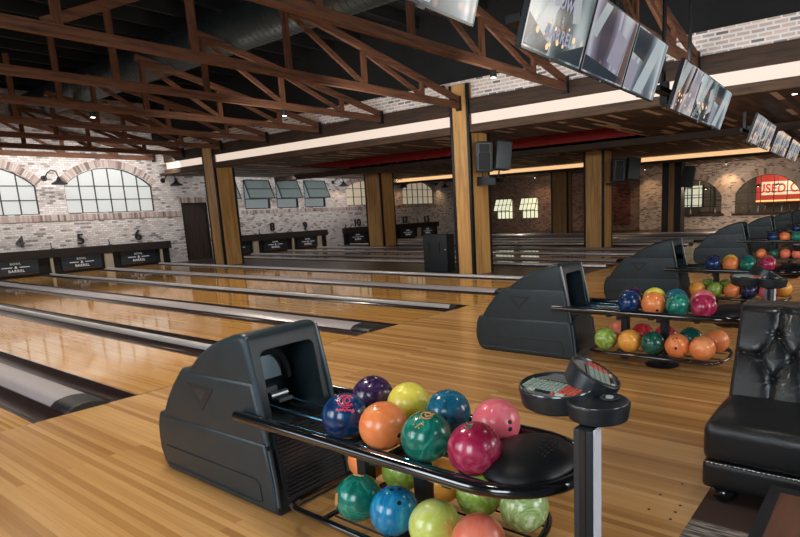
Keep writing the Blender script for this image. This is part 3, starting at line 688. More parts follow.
# ceiling spot fixtures (small lit downlights)
def downlight(x, y, z, label, power=0, col=SOFTW, aim=None):
    root = empty('ceiling_downlight', (x, y, z)); tag(root, label, 'light')
    bm = B(); cyl(bm, (0, 0, .0), (0, 0, .10), .055, 14); obj('can', bm, blackm, root, smooth=True)
    bm = B(); cyl(bm, (0, 0, -.006), (0, 0, 0), .04, 14); obj('bulb', bm, bright_m, root)
    if power: spot('downlight_beam', (x, y, z-.03), aim or (x, y, 0), power, col, 95, .7)
downlight(5.35, 12.75, 3.59, 'small lit bulb under the fifth truss at left', 40)
downlight(8.1, 10.45, 3.59, 'small lit bulb under the fourth truss', 40)
downlight(8.4, 5.45, 3.59, 'small lit bulb under the second nearest truss', 50)
downlight(11.0, 8.5, 4.28-.12, 'small lit bulb at the head of the tall nearest pillar')
downlight(11.8, 1.6, 3.19, 'small lit downlight in the planked soffit, right side', 120)
downlight(29.4, 16.55, 3.0, 'downlight washing the brown brick right of the shuttered windows', 55, WARM, (30.5, 16.55, .9))
downlight(29.9, 6.7, 3.0, 'downlight washing the pale brick between the two bar arches', 60, WARM, (30.5, 6.7, .8))
downlight(29.6, 10.4, 3.0, 'downlight washing the pale brick pier left of the dark pillar', 45, WARM, (30.5, 10.4, .8))
downlight(29.4, 13.0, 3.0, 'downlight above the dark red bricked-up opening', 30, WARM, (30.5, 12.8, .8))
for x, y, p in ((14.5, 3.5, 20), (20, 5, 70), (26, 4, 70), (15, 13, 40), (22, 15, 40), (21, 11, 45)):
    spot('soffit_beam', (x, y, 3.15), (x, y, 0), p, SOFTW, 110, .8)
for x, y, p in ((8.8, 2.6, 40), (4.4, .2, 60)):
    spot('truss_beam', (x, y, 3.62), (x, y, 0), p, SOFTW, 110, .8, .10)  # further spots without fixtures, added to light the approach

# gooseneck wall lamps
def gooseneck(x, z, label, glow=0):
    root = empty('gooseneck_lamp', (x, WY, z)); tag(root, label, 'wall lamp')
    bm = B(); cyl(bm, (-.25, -.02, .12), (-.25, 0, .12), .09, 16); obj('wall_plate', bm, blackm, root, smooth=True)
    bm = B(); tube(bm, [(-.25, -.02, .12), (-.25, -.15, .16), (-.22, -.26, .28), (-.14, -.38, .36), (-.04, -.45, .30), (0, -.48, .14), (0, -.48, .06)], .018, 8); obj('arm', bm, blackm, root, smooth=True)
    bm = B(); lathe(bm, [(.04, .14), (.06, .07), (.10, .02), (.22, -.05), (.22, -.09), (.11, -.02), (.03, .02)], (0, -.48, 0), 24); obj('lamp_shade', bm, blackm, root, smooth=True)
    bm = B(); bmesh.ops.create_icosphere(bm, subdivisions=2, radius=.045, matrix=T(0, -.48, -.03)); obj('bulb', bm, mk('warm_bulb', (1, .8, .6), .5, emit=(1, .75, .45), es=6 if glow else .6) if glow else mk('dim_bulb', (.8, .8, .8), .5, emit=(1, 1, 1), es=.6), root, smooth=True)
    if glow: spot('gooseneck_beam', (x, WY-.40, z-.06), (x, WY-.05, 0), glow, WARM, 130, .9, .05)
gooseneck(7.75, 2.93, 'black gooseneck lamp between the two big arched windows', 0)
gooseneck(11.55, 2.90, 'black gooseneck lamp right of the big arched window, near the cove light end', 0)
gooseneck(19.75, 2.90, 'black gooseneck lamp right of the three awning windows', 14)
gooseneck(24.0, 2.84, 'black gooseneck lamp on the left side of the distant arched window', 14)
gooseneck(27.6, 2.84, 'black gooseneck lamp on the right side of the distant arched window', 14)
for x, p in ((16.05, 12), (17.55, 14), (14.4, 8)): spot('window_spot', (x, WY-.9, 3.1), (x, WY, 1.5), p, (1, .78, .55), 50, .8)

# ------------------------------------------------------------------ ball returns
def inset_poly(poly, d):
    n = len(poly); out = []
    for i in range(n):
        p0, p1, p2 = (Vector(poly[(i+k) % n]) for k in (-1, 0, 1)); a = (p1-p0).normalized(); b = (p2-p1).normalized()
        na, nb = Vector((-a.y, a.x)), Vector((-b.y, b.x)); m = (na+nb).normalized(); k = d/max(.45, m.dot(na)); out.append(tuple(p1+m*k))
    return out
def rounded_prism(bm, poly, hw, r, n=5):
    """profile in (y,z), counter-clockwise, extruded along x with rounded-over sides"""
    if sum(a[0]*b[1]-b[0]*a[1] for a, b in zip(poly, poly[1:]+poly[:1])) < 0: poly = poly[::-1]
    lay = [(hw-r+r*math.sin(t), r*(1-math.cos(t))) for t in [PI/2*k/n for k in range(n, -1, -1)]]
    lay = [(-x, i) for x, i in lay] + [(x, i) for x, i in lay[::-1]]
    rings = [[bm.verts.new((x, p[0], p[1])) for p in inset_poly(poly, i)] for x, i in lay]
    m = len(poly)
    for A, D in zip(rings, rings[1:]):
        for k in range(m): bm.faces.new((A[k], A[(k+1) % m], D[(k+1) % m], D[k]))
    bm.faces.new(rings[0]); bm.faces.new(rings[-1][::-1])
def build_hood(root):
    P1 = [(2.50, 0), (3.60, 0), (3.64, .015), (3.67, .05), (3.70, .13), (3.70, .22), (3.69, .30), (3.655, .375), (2.555, .395), (2.50, .06)]
    P2 = [(2.545, .33), (3.615, .33), (3.60, .40), (3.54, .49), (3.44, .60), (3.335, .695), (2.615, .715)]
    P3 = [(2.60, .64), (3.29, .64), (3.26, .705), (3.15, .79), (3.02, .862), (2.90, .91), (2.79, .943), (2.72, .957), (2.685, .957), (2.660, .945), (2.645, .92)]
    out = B()
    for pr, hw, rr in ((P1, .257, .028), (P2, .250, .030), (P3, .243, .038)):
        b = B(); rounded_prism(b, pr, hw, rr)
        c = B(); prism(c, [(2.2, .47), (2.95, .47), (2.93, .72), (2.84, .850), (2.3, .880)], -.172, .180, 'X'); bevel(c, .05, 5, 60)
        b = boolean(b, c)
        me = bpy.data.meshes.new('q'); b.to_mesh(me); b.free(); out.from_mesh(me); bpy.data.meshes.remove(me)
    h = obj('hood', out, hood_m, root, smooth=True)
    # raised front frame lip and side creases
    for s in (-1, 1):
        bm = B(); tube(bm, [(s*.2585, 3.60, .165), (s*.2585, 2.66, .175), (s*.2585, 2.63, .15), (s*.2585, 2.62, .06), (s*.2585, 2.66, .045), (s*.2585, 3.60, .045)], .004, 5); obj('side_crease', bm, hood_m, h, smooth=True)
    for s in (-1, 1):
        bm = B(); tube(bm, [(s*.228, 2.662, .935), (s*.230, 2.630, .80), (s*.232, 2.585, .60), (s*.234, 2.548, .38)], .013, 8); tube(bm, [(s*.240, 2.535, .36), (s*.240, 2.505, .16), (s*.240, 2.50, .05)], .011, 8)
        obj('front_rim', bm, rim_m, h, smooth=True)
    # triangular maker's badge
    for s in (-1, 1):
        bm = B(); prism(bm, [(3.27, .62), (2.99, .62), (3.13, .475)], s*.2495, s*.2525, 'X'); bd = obj('badge', bm, mk('badge_dark', (.010, .013, .016), .5), h)
        bm = B(); prism(bm, [(3.20, .600), (3.06, .600), (3.13, .527)], s*.2525, s*.2532, 'X'); obj('badge_inset', bm, grille_m, bd)
    # louvred front panel
    bm = B(); S = T(0, 2.49, .04) @ RX(-.155)
    box(bm, (-.20, -.012, .03), (.20, .01, .39), 0, S)
    for k in range(16): box(bm, (-.19, -.024, .045+k*.0215), (.19, -.008, .055+k*.0215), 0, S)
    obj('vent_grille', bm, grille_m, h)
    # machinery seen inside the mouth
    bm = B(); tube(bm, [(.135*math.cos(t*PI/14), 2.83, .62+.19*math.sin(t*PI/14)) for t in range(15)], .022, 8); obj('lift_arch', bm, hood_in, h, smooth=True)
    bm = B(); box(bm, (-.11, 2.86, .63), (.11, 2.87, .77)); obj('back_plate', bm, mk('pale_plate', (.28, .36, .40), .4), h)
    bm = B(); cyl(bm, (-.05, 2.76, .56), (.06, 2.76, .56), .02, 12); box(bm, (-.02, 2.72, .52), (.07, 2.80, .54)); box(bm, (-.04, 2.80, .57), (.03, 2.84, .60)); obj('ball_lift', bm, mk('machined_grey', (.25, .28, .30), .3, .7), h)
    return h
def ring(hx, y0, y1, z, r, name, root, mat, n=16, rear=True, ry=None):
    ry = ry or hx
    pts = [(-hx, y1, z), (-hx, (y0+ry+y1)/2, z), (-hx, y0+ry, z)]
    pts += [(-hx*math.cos(PI*k/n), y0+ry-ry*math.sin(PI*k/n), z) for k in range(1, n)]
    pts += [(hx, y0+ry, z), (hx, (y0+ry+y1)/2, z), (hx, y1, z)]
    bm = B()
    if rear:
        c = .07; pts = [(-hx+c, y1+c, z), (-hx+.02, y1+c*.72, z)] + pts + [(hx-.02, y1+c*.72, z), (hx-c, y1+c, z)]; tube(bm, pts, r, 10, True)
    else: tube(bm, pts, r, 12)
    return obj(name, bm, mat, root, smooth=True)
def build_return():
    root = empty('ball_return', (R_X[0], 0, 0))
    build_hood(root)
    ring(.285, .905, 2.73, .528, .0275, 'upper_rail', root, blackgloss, rear=False, ry=.33)
    bm = B()
    for x in (-.205, -.075, .075, .205): tube(bm, [(x, 3.0, .535), (x, 2.6, .515), (x, 1.14, .513)], .006, 8)
    obj('guide_rods', bm, rod_m, root, smooth=True)
    bm = B()
    for x in (-.235, -.045, .045, .235): box(bm, (x-.008, 1.15, .485), (x+.008, 2.9, .503))
    for y in (1.35, 1.75, 2.15, 2.5): box(bm, (-.265, y-.02, .475), (.265, y+.02, .489))
    obj('tray_frame', bm, blackm, root)
    # dryer dome at the front of the tray
    bm = B(); lathe(bm, [(0, -.07), (.10, -.06), (.22, -.02), (.225, .0), (.215, .02), (.18, .046), (.12, .064), (.05, .072), (0, .073)], (.015, 1.13, .535), 36, 1.02, .86); lathe(bm, [(0, -.125), (.06, -.118), (.12, -.09), (.155, -.05), (.16, -.02), (0, -.01)], (-.01, 1.15, .535), 28); dome = obj('hand_dryer', bm, mk('dryer_black', (.005, .006, .007), .42, spec=.35), root, smooth=True)
    bm = B()
    for k in range(7):
        for j in range(5): box(bm, (-.05+j*.028+k*.004, 1.03+k*.014, .6045-.0008*(k-3)**2-.0012*(j-2)**2), (-.034+j*.028+k*.004, 1.037+k*.014, .612-.0008*(k-3)**2-.0012*(j-2)**2))
    obj('air_slots', bm, hole_m, dome)
    bm = B(); cyl(bm, (-.125, 1.165, .578), (-.126, 1.165, .588), .006, 10); obj('indicator_light', bm, led_m, dome)
    bm = B()
    for y in (1.08, 1.20): lathe(bm, [(0, -.055), (.035, -.045), (.05, -.01), (.05, .02)], (-.03, y, .47), 14)
    obj('under_bracket', bm, blackm, dome, smooth=True)
    for y in (2.08, 1.70):
        bm = B(); box(bm, (-.035, y-.035, .02), (.035, y+.035, .49)); box(bm, (-.20, y-.02, .44), (.20, y+.02, .485)); bevel(bm, .006, 1); obj('support_post', bm, blackm, root)
    bm = B(); lathe(bm, [(0, 0), (.15, 0), (.155, .006), (.14, .014), (.05, .02), (0, .022)], (0, 1.72, 0), 28); obj('foot_plate', bm, blackm, root, smooth=True)
    o = ring(.310, 1.13, 2.26, .140, .0175, 'lower_rail', root, blackgloss, ry=.12)
    bm = B()
    for x in (-.255, -.145, .075, .185): tube(bm, [(x, 2.04, .148), (x, 1.17, .148)], .005, 6)
    for y in (1.70, 2.08): box(bm, (-.30, y-.012, .130), (.30, y+.012, .144))
    obj('lower_rods', bm, blackm, root, smooth=True)
    return root
ret_labels = ['nearest charcoal ball return with blue-lit rods and a two-tier ball rack', 'second charcoal ball return, behind the scoring keypads and left of the sofa back',
              'third ball return, its hood just behind the second rack of balls', 'fourth ball return, partly hidden behind the third rack', 'fifth ball return in the row going away', 'sixth ball return in the row going away', 'farthest ball return at the right edge']
def copy_tree(o, parent=None):
    c = o.copy(); C.objects.link(c)
    if parent: c.parent = parent
    for ch in o.children: copy_tree(ch, c)
    return c
ret0 = build_return(); rets = [ret0]
for k in range(1, 7):
    r = copy_tree(ret0); r.location = (R_X[k], R_DY[k], 0); rets.append(r)
for r, lb in zip(rets, ret_labels): tag(r, lb, 'ball return', 'ball returns')

# ------------------------------------------------------------------ bowling balls
BR = .1085
bm = B(); bmesh.ops.create_uvsphere(bm, u_segments=40, v_segments=24, radius=BR)
BALL = {
 'navy blue': marble('navy_ball', (.004, .010, .045), (.006, .035, .13), (.012, .10, .24), 5),
 'orange': marble('orange_ball', (.88, .21, .055), (.95, .27, .08), (.98, .36, .13), 3, .22),
 'light orange': marble('light_orange_ball', (.92, .34, .04), (.96, .40, .06), (.98, .50, .10), 3, .22),
 'emerald green': marble('emerald_ball', (.003, .10, .075), (.006, .19, .13), (.05, .38, .28), 5),
 'magenta': marble('magenta_ball', (.24, .008, .035), (.42, .020, .075), (.62, .10, .17), 4.5, .13, 2.5),
 'dark purple': marble('purple_ball', (.010, .006, .025), (.035, .014, .06), (.10, .05, .14), 9),
 'yellow': marble('yellow_ball', (.80, .64, .05), (.88, .72, .08), (.92, .80, .18), 3, .2),
 'teal blue': marble('teal_ball', (.006, .08, .14), (.010, .13, .22), (.03, .22, .32), 6),
 'pink': marble('pink_ball', (.88, .13, .17), (.94, .18, .22), (.96, .28, .32), 3, .2),
 'bright blue': marble('bright_blue_ball', (.004, .12, .30), (.010, .24, .48), (.05, .40, .60), 4),
 'pale yellow-green': marble('pale_yellow_ball', (.58, .62, .10), (.68, .74, .15), (.78, .82, .30), 4, .2),
 'coral': marble('coral_ball', (.90, .17, .10), (.95, .22, .13), (.97, .30, .19), 3, .22),
 'lime green': marble('lime_ball', (.16, .30, .03), (.28, .42, .06), (.50, .62, .22), 5),
 'pale green marbled': marble('pale_green_ball', (.20, .34, .08), (.38, .50, .18), (.70, .78, .45), 6, .15, 4),
 'red': marble('red_ball', (.45, .012, .02), (.60, .03, .04), (.72, .10, .10), 5),
 'dark green': marble('dark_green_ball', (.004, .05, .035), (.008, .09, .065), (.04, .20, .14), 6),
 'blue-black': marble('blueblack_ball', (.004, .006, .03), (.010, .015, .07), (.05, .06, .16), 8),
}
me_ball = bpy.data.meshes.new('bowling_ball'); bmesh.ops.recalc_face_normals(bm, faces=bm.faces); bm.to_mesh(me_ball); bm.free(); me_ball.materials.append(None)
for p in me_ball.polygons: p.use_smooth = True
CAM = Vector((0, 0, 1.55))
def holes_mesh(name, dirs, r):
    bm = B()
    for d in dirs:
        d = Vector(d).normalized(); cyl(bm, d*(BR-.0035), d*(BR+.0006), r, 14)
    return bm
def ball(color, x, y, z, label, ri, hole=None, loc_dirs=None):
    o = bpy.data.objects.new('bowling_ball', me_ball); C.objects.link(o); o.location = (x, y, z)
    o.material_slots[0].link = 'OBJECT'; o.material_slots[0].material = BALL[color]
    tag(o, label, 'bowling ball', 'bowling balls on the racks')
    if hole is not None:
        # direction given in camera-ish terms: (right, up, towards camera)
        c = (CAM-Vector((x, y, z))).normalized(); rr = Vector((0, 0, 1)).cross(c).normalized(); uu = c.cross(rr)
        for h in hole: 
            d = rr*h[0]+uu*h[1]+c*h[2]; bm = holes_mesh('h', [d], .0125 if len(h) < 4 else h[3]); obj('finger_hole', bm, hole_m, o)
    return o
ordn = ['nearest return', 'second return', 'third return', 'fourth return', 'fifth return']
def rack(k, tier, row, items):
    """items: (colour, y[, holes])"""
    n = len(items); pos = ['at hood end', 'second from hood', 'third from hood', 'fourth from hood', 'fifth from hood']
    dx = {('upper', 'near'): -.14, ('upper', 'far'): .14, ('lower', 'near'): -.200, ('lower', 'far'): .130}[(tier, row)]
    z = .513+.006+.0865 if tier == 'upper' else .148+.0995
    res = []
    for i, it in enumerate(items):
        lb = '%s bowling ball, %s rack of the %s, %s row, %s' % (it[0], tier, ordn[k], row, pos[i])
        res.append(ball(it[0], R_X[k]+dx, it[1]+R_DY[k], z, lb, k, it[2] if len(it) > 2 else None))
    return res
r0 = rack(0, 'upper', 'near', [('navy blue', 2.045), ('orange', 1.795, [(.62, -.45, .64), (.42, -.84, .35, .009)]), ('emerald green', 1.545, [(.55, -.75, .36, .011)]), ('magenta', 1.295)])
rack(0, 'upper', 'far', [('dark purple', 2.14), ('yellow', 1.89), ('teal blue', 1.645, [(-.15, -.25, .95)]), ('pink', 1.375, [(.55, .02, .83, .010), (.55, -.26, .79, .010)])])
l0 = rack(0, 'lower', 'near', [('emerald green', 1.93), ('bright blue', 1.705, [(-.05, .80, .6, .009), (.28, .78, .55, .009), (.22, .25, .94, .010)]), ('pale yellow-green', 1.475), ('coral', 1.25)])
rack(0, 'lower', 'far', [('orange', 2.20), ('lime green', 1.95), ('light orange', 1.705), ('lime green', 1.475), ('pale green marbled', 1.235)])
rack(1, 'upper', 'near', [('navy blue', 1.99), ('orange', 1.765, [(.30, -.55, .78)]), ('emerald green', 1.545), ('magenta', 1.325, [(.60, -.62, .5)])])
rack(1, 'upper', 'far', [('dark purple', 2.07), ('yellow', 1.85), ('teal blue', 1.645), ('pink', 1.40)])
rack(1, 'lower', 'near', [('lime green', 2.20), ('light orange', 1.965), ('dark green', 1.745), ('orange', 1.525, [(-.35, .55, .75, .008), (-.05, .6, .75, .008), (-.1, -.2, .95)]), ('orange', 1.31)])
rack(1, 'lower', 'far', [('coral', 2.20), ('red', 1.96), ('red', 1.735), ('dark green', 1.50), ('orange', 1.27)])
rack(2, 'upper', 'near', [('navy blue', 2.10), ('orange', 1.865), ('emerald green', 1.64), ('magenta', 1.41)])
rack(2, 'upper', 'far', [('dark purple', 2.16), ('yellow', 1.93), ('teal blue', 1.70), ('pink', 1.45)])
rack(2, 'lower', 'near', [('light orange', 2.29), ('lime green', 2.05), ('orange', 1.825), ('blue-black', 1.60), ('pink', 1.375)])
rack(2, 'lower', 'far', [('lime green', 2.22), ('lime green', 1.98), ('red', 1.70), ('dark green', 1.46), ('light orange', 1.23)])
rack(3, 'upper', 'near', [('navy blue', 2.03), ('orange', 1.80), ('emerald green', 1.58), ('magenta', 1.35)])
rack(3, 'upper', 'far', [('dark purple', 2.10), ('red', 1.87), ('teal blue', 1.64)])
rack(3, 'lower', 'near', [('orange', 2.24), ('dark green', 1.99), ('coral', 1.77), ('coral', 1.54)])
rack(4, 'upper', 'near', [('navy blue', 2.03), ('red', 1.80), ('orange', 1.58)])
# printed marks on the nearest balls, laid onto the sphere
def mark(parent_ball, name, mat, strokes, d, spin, r=.0022):
    r = r*1.35
    d = Vector(d).normalized(); t = d.orthogonal().normalized() if abs(d.z) > .99 else Vector((0, 0, 1)).cross(d).normalized(); u = d.cross(t)
    t, u = t*math.cos(spin)+u*math.sin(spin), u*math.cos(spin)-t*math.sin(spin)
    bm = B()
    for st in strokes:
        pts = []
        for a, b in st:
            q = (d*BR + t*a*1.4 + u*b*1.4).normalized()*(BR-.0008); pts.append(q)
        tube(bm, pts, r, 5)
    return obj(name, bm, mat, parent_ball, smooth=True)
def circ(cx, cy, r, a0=0, a1=360, n=16): return [(cx+r*math.cos(math.radians(a0+(a1-a0)*k/n)), cy+r*math.sin(math.radians(a0+(a1-a0)*k/n))) for k in range(n+1)]
def cdir(o, x, y, z):
    c = (CAM-o.location).normalized(); rr = Vector((0, 0, 1)).cross(c).normalized(); uu = c.cross(rr); return rr*x+uu*y+c*z
scr = [(-.036+.006*k, -.040+.006*(k % 2)+.002*math.sin(k*1.9)) for k in range(13)]
mark(r0[0], 'printed_emblem', pink_print, [circ(.002, .004, .030, 60, 300), circ(.002, .004, .023, 30, 330), circ(.002, .004, .012), circ(.016, .004, .020, 60, 300), [(-.012, .022), (-.020, .034)], [(.012, .024), (.024, .028)], scr, [(p[0], p[1]+.004) for p in scr]], cdir(r0[0], .08, .62, .78), -.25)
mark(r0[2], 'printed_emblem', or_print, [circ(.012, .012, .018, 0, 300), circ(.016, .014, .009), [(-.040, -.012), (.010, .004), (.040, .022)], [(-.030, .006), (-.022, -.036)], [(-.036, -.026), (-.010, -.018)], [(-.012, .010), (-.006, -.028)], [(.024, .002), (.036, .020)]], cdir(r0[2], -.05, .70, .71), .25, .0026)
mark(r0[3], 'printed_emblem', gr_print, [[(-.03, .004), (-.01, -.004), (.004, .004), (.016, -.006)], [(-.012, -.012), (.010, -.018)], [(.006, -.002), (.012, -.020)]], cdir(r0[3], -.12, .86, .5), -.3, .0024)
mark(l0[0], 'printed_emblem', or_print, [[(-.02, 0), (.0, .006), (.02, .002)], [(-.016, .008), (.012, .012)]], cdir(l0[0], .1, .93, .35), 0, .003)
mark(l0[0], 'printed_patch', or_print, [[(-.008, -.020), (-.006, .018)], [(.0, -.022), (.002, .020)], [(.008, -.014), (.006, .012)]], cdir(l0[0], -.92, .05, .38), .1, .0045)
mark(l0[2], 'printed_patch', or_print, [[(-.006, -.02), (-.004, .014)], [(.006, -.02), (.010, .02)]], cdir(l0[2], .55, -.1, .8), 0, .0035)

# ------------------------------------------------------------------ scoring keypad pedestals
def build_console():
    root = empty('scoring_pedestal', (1.775, .815, 0))
    bm = B(); box(bm, (-.038, -.035, 0), (.038, .035, .79)); bevel(bm, .008, 2); obj('post', bm, con_m, root, smooth=True)
    bm = B(); box(bm, (-.0415, -.012, .02), (-.0375, .012, .79)); obj('post_groove', bm, mk('groove_black', (.006, .007, .009), .25), root)
    bm = B(); box(bm, (-.026, -.039, .02), (.032, -.0345, .79)); obj('silver_inlay', bm, silver, root)
    bm = B(); lathe(bm, [(0, 0), (.12, 0), (.12, .008), (.05, .02), (0, .02)], n=28); obj('base_plate', bm, blackm, root, smooth=True)
    bm = B(); lathe(bm, [(0, -.065), (.085, -.065), (.105, -.055), (.112, -.01), (.112, .0), (.106, .005), (.096, .0), (0, -.002)], (.095, .0, .853), 36, 1.0, 1.0); body = obj('console_body', bm, con_m, root, smooth=True)
    bm = B(); tube(bm, [(.095+.104*math.cos(t*PI/18), .104*math.sin(t*PI/18), .857) for t in range(36)], .0025, 6, True); obj('body_rim', bm, bezel_m, body, smooth=True)
    bm = B(); lathe(bm, [(.032, 0), (.035, .004), (.031, .007), (.024, .003), (0, .002)], (.145, -.022, .853), 24); obj('round_button', bm, bezel_m, body, smooth=True)
    bm = B(); lathe(bm, [(.014, 0), (.014, .005), (0, .006)], (.145, -.022, .856), 18); obj('button_cap', bm, mk('pale_button', (.5, .55, .5), .3), body, smooth=True)
    for M, sx, sy in ((T(.135, .185, .868) @ RZ(-.10) @ RY(-.10), .128, .150), (T(.262, .085, .902) @ RZ(2.05) @ RY(-.48), .105, .140)):
        b = B(); lathe(b, [(0, -.070), (.85, -.070), (.95, -.060), (1.0, -.01), (1.0, .004), (.95, .010), (.90, .002), (.89, -.004), (0, -.004)], (0, 0, 0), 40); bmesh.ops.scale(b, vec=(sx, sy, 1), verts=b.verts); bmesh.ops.transform(b, matrix=M, verts=b.verts)
        pod = obj('keypad_pod', b, con_m, root, smooth=True)
        b = B(); tube(b, [(.955*sx*math.cos(t*PI/20), .955*sy*math.sin(t*PI/20), .009) for t in range(40)], .0035, 6, True); bmesh.ops.transform(b, matrix=M, verts=b.verts); obj('bezel', b, bezel_m, pod, smooth=True)
        b = B(); lathe(b, [(.88, -.004), (.88, .0005), (0, .001)], n=40); bmesh.ops.scale(b, vec=(sx, sy, 1), verts=b.verts); bmesh.ops.transform(b, matrix=M, verts=b.verts); obj('key_plate', b, keybed, pod)
        b = B()
        # rows run along y, red block at the -y end, wide keys along the -x edge
        for r in range(4):
            for c in range(13):
                x = -.046+r*.0215; y = sy*.78-c*.0185
                if (x/(sx*.86))**2+(y/(sy*.86))**2 > 1: continue
                box(b, (x-.0085, y-.0072, .001), (x+.0085, y+.0072, .007), 1 if c > 8 else 0, M)
        x = -.046-.0215
        for y0, y1, mi in ((.055, .085, 2), (-.015, .050, 3), (-.032, -.018, 1), (-.075, -.040, 2)): box(b, (x-.006, y0, .001), (x+.006, y1, .006), mi, M)
        x = -.046+4*.0215
        for c in range(9): box(b, (x-.003, .06-c*.015, .001), (x+.003, .068-c*.015, .003), 3, M)
        obj('keys', b, [key_m, keyr_m, keyw_m, hole_m], pod)
    return root
cons = build_console()
cs = [cons]
for k in (1, 2, 3):
    c = copy_tree(cons); c.location = (1.775+R_X[k]-R_X[0], .815+R_DY[k], 0); cs.append(c)
for c, lb in zip(cs, ['two-pod scoring keypad on a silver-striped post at the end of the nearest ball return', 'distant scoring keypad seen above the sofa back, in front of the third rack' if 0 else 'scoring keypad pedestal at the end of the second ball return, above the sofa back',
                      'scoring keypad pedestal at the end of the third ball return', 'scoring keypad pedestal at the end of the fourth ball return']):
    tag(c, lb, 'scoring pedestal', 'scoring keypads')

# ------------------------------------------------------------------ screens
PIC = [mk('picture_%d' % k, (.01, .01, .01), .12, emit=c, es=.5) for k, c in enumerate(((.03, .05, .07), (.62, .70, .72), (.70, .80, .84), (.50, .48, .60), (.20, .14, .12)))]
def tv_mesh_local(parent, kind, wd=.965, ht=.555, txt=False):
    bm = B(); box(bm, (-wd/2, 0, -ht/2), (wd/2, .045, ht/2)); bevel(bm, .004, 1); obj('casing', bm, blackm, parent)
    bm = B()
    t = .008
    for a, b in (((-wd/2, -.004, -ht/2), (wd/2, .0, -ht/2+t*1.8)), ((-wd/2, -.004, ht/2-t), (wd/2, 0, ht/2)), ((-wd/2, -.004, -ht/2), (-wd/2+t, 0, ht/2)), ((wd/2-t, -.004, -ht/2), (wd/2, 0, ht/2))): box(bm, a, b)
    obj('bezel', bm, bezel_m, parent)
    bm = B(); box(bm, (-wd/2+t, -.002, -ht/2+t*1.8), (wd/2-t, -.0005, ht/2-t)); s = obj('display', bm, SCR[kind], parent)
    shp = {0: [(((-.46, -.24), (-.30, -.24), (.10, .26), (-.06, .26)), 1), (((.05, -.22), (.46, -.10), (.46, -.25), (.05, -.25)), 0), (((.18, .0), (.30, .02), (.24, .18), (.12, .14)), 1), (((-.46, -.06), (-.1, -.2), (-.1, -.25), (-.46, -.25)), 0)],
           1: [(((-.02, -.12), (.26, -.16), (.30, .10), (.08, .14)), 3), (((.30, -.25), (.46, -.25), (.46, .26), (.40, .26)), 4), (((-.46, .02), (-.34, .0), (-.16, .26), (-.30, .26)), 1), (((-.46, -.25), (.40, -.25), (.40, -.20), (-.46, -.14)), 0)],
           2: [(((-.46, .05), (-.12, .02), (-.05, .26), (-.46, .26)), 0), (((-.20, -.25), (.06, -.25), (.34, .26), (.12, .26)), 2), (((-.46, -.25), (-.26, -.25), (-.22, -.02), (-.46, .0)), 3)],
           3: [(((-.46, .0), (-.30, -.06), (-.1, .26), (-.34, .26)), 1), (((-.06, -.06), (.06, -.02), (.16, .26), (.08, .26)), 0), (((.10, -.1), (.40, -.04), (.42, .22), (.22, .24)), 3)]}[kind]
    for poly_, mi in shp:
        bm = B(); prism(bm, [(x*wd/.965, z*ht/.555) for x, z in poly_], -.0032, -.0022, 'Y'); obj('picture_shape', bm, PIC[mi], s)
    if kind in (0, 3):
        rr_ = random.Random(kind+int(parent.location.x*10))
        for _ in range(11):
            x, z = rr_.uniform(-.36, .36), rr_.uniform(-.21, -.04); r_ = rr_.choice((.010, .014, .022)); bm = B(); cyl(bm, (x, -.0045, z), (x, -.0034, z), r_, 14); obj('picture_light', bm, mk('picture_warm_lights', (.1, .05, .03), .3, emit=(1.0, .62, .34), es=1.0), s)
    bm = B(); box(bm, (-.03, -.006, -ht/2-.012), (.03, .01, -ht/2)); obj('sensor_bar', bm, bezel_m, parent)
    bm = B(); box(bm, (-.12, .045, -.15), (.12, .09, .15)); box(bm, (-.05, .09, -.04), (.05, .17, .04)); obj('wall_mount', bm, blackm, parent)
    if txt:
        lm = mk('screen_lettering', (.1, .1, .1), .4, emit=(.45, .46, .60), es=.55)
        for t_, z, sz in (('BOWL', .085, .11), ('&', -.015, .06), ('BARREL', -.12, .12)): text('lettering', t_, sz, lm, T(.02, -.0045, z) @ FACE_NY, s, .001, .002, 1.1)
def tvline(x): return 2.06+.047*(x-3.5)
def tv(xc, kind, label, txt=False, wd=.965, z0=2.56, ht=.555):
    root = empty('television', (xc, tvline(xc)-.08, z0+ht/2*.94)); root.rotation_euler = (Euler((.30, 0, .047))); tag(root, label, 'television', 'televisions hung over the lanes')
    tv_mesh_local(root, kind, wd, ht, txt); return root
g = ['left', 'middle', 'right']
tv(2.46, 2, 'television cut off by the top edge, left of the three-screen row')
tv(1.48, 1, 'television out past the top edge, farthest left of the row')
for i, (k, tx) in enumerate(((0, True), (1, False), (2, False))): tv(3.99+i*.985, k, 'large television showing %s in the nearest three-screen row' % ['white lettering, leftmost', 'a purple grey picture, middle', 'a pale blue grey picture, rightmost'][i], tx)
for i, k in enumerate((3, 0, 2)): tv(7.62+i*.985, k, 'television with orange light spots, %s of the second three-screen row' % g[i])
for k, gx in enumerate((12.85, 16.37, 19.89)):
    for i in range(3): tv(gx+.49+i*.985, (3, 0, 3)[i], 'distant television under the planked soffit, %s, %s of its three-screen row' % (['nearest soffit row', 'second soffit row', 'last soffit row'][k], g[i]))
    root = empty('ceiling_mount', (gx+1.47, tvline(gx+1.47)+.12, 2.82)); tag(root, 'black ceiling mount holding the %s soffit row of televisions' % ['nearest', 'second', 'last'][k], 'bracket')
    bm = B(); box(bm, (-1.3, -.05, -.03), (1.3, .0, .03)); box(bm, (-.9, -.03, 0), (-.84, .03, .38)); box(bm, (.84, -.03, 0), (.9, .03, .38)); obj('bar', bm, blackm, root)
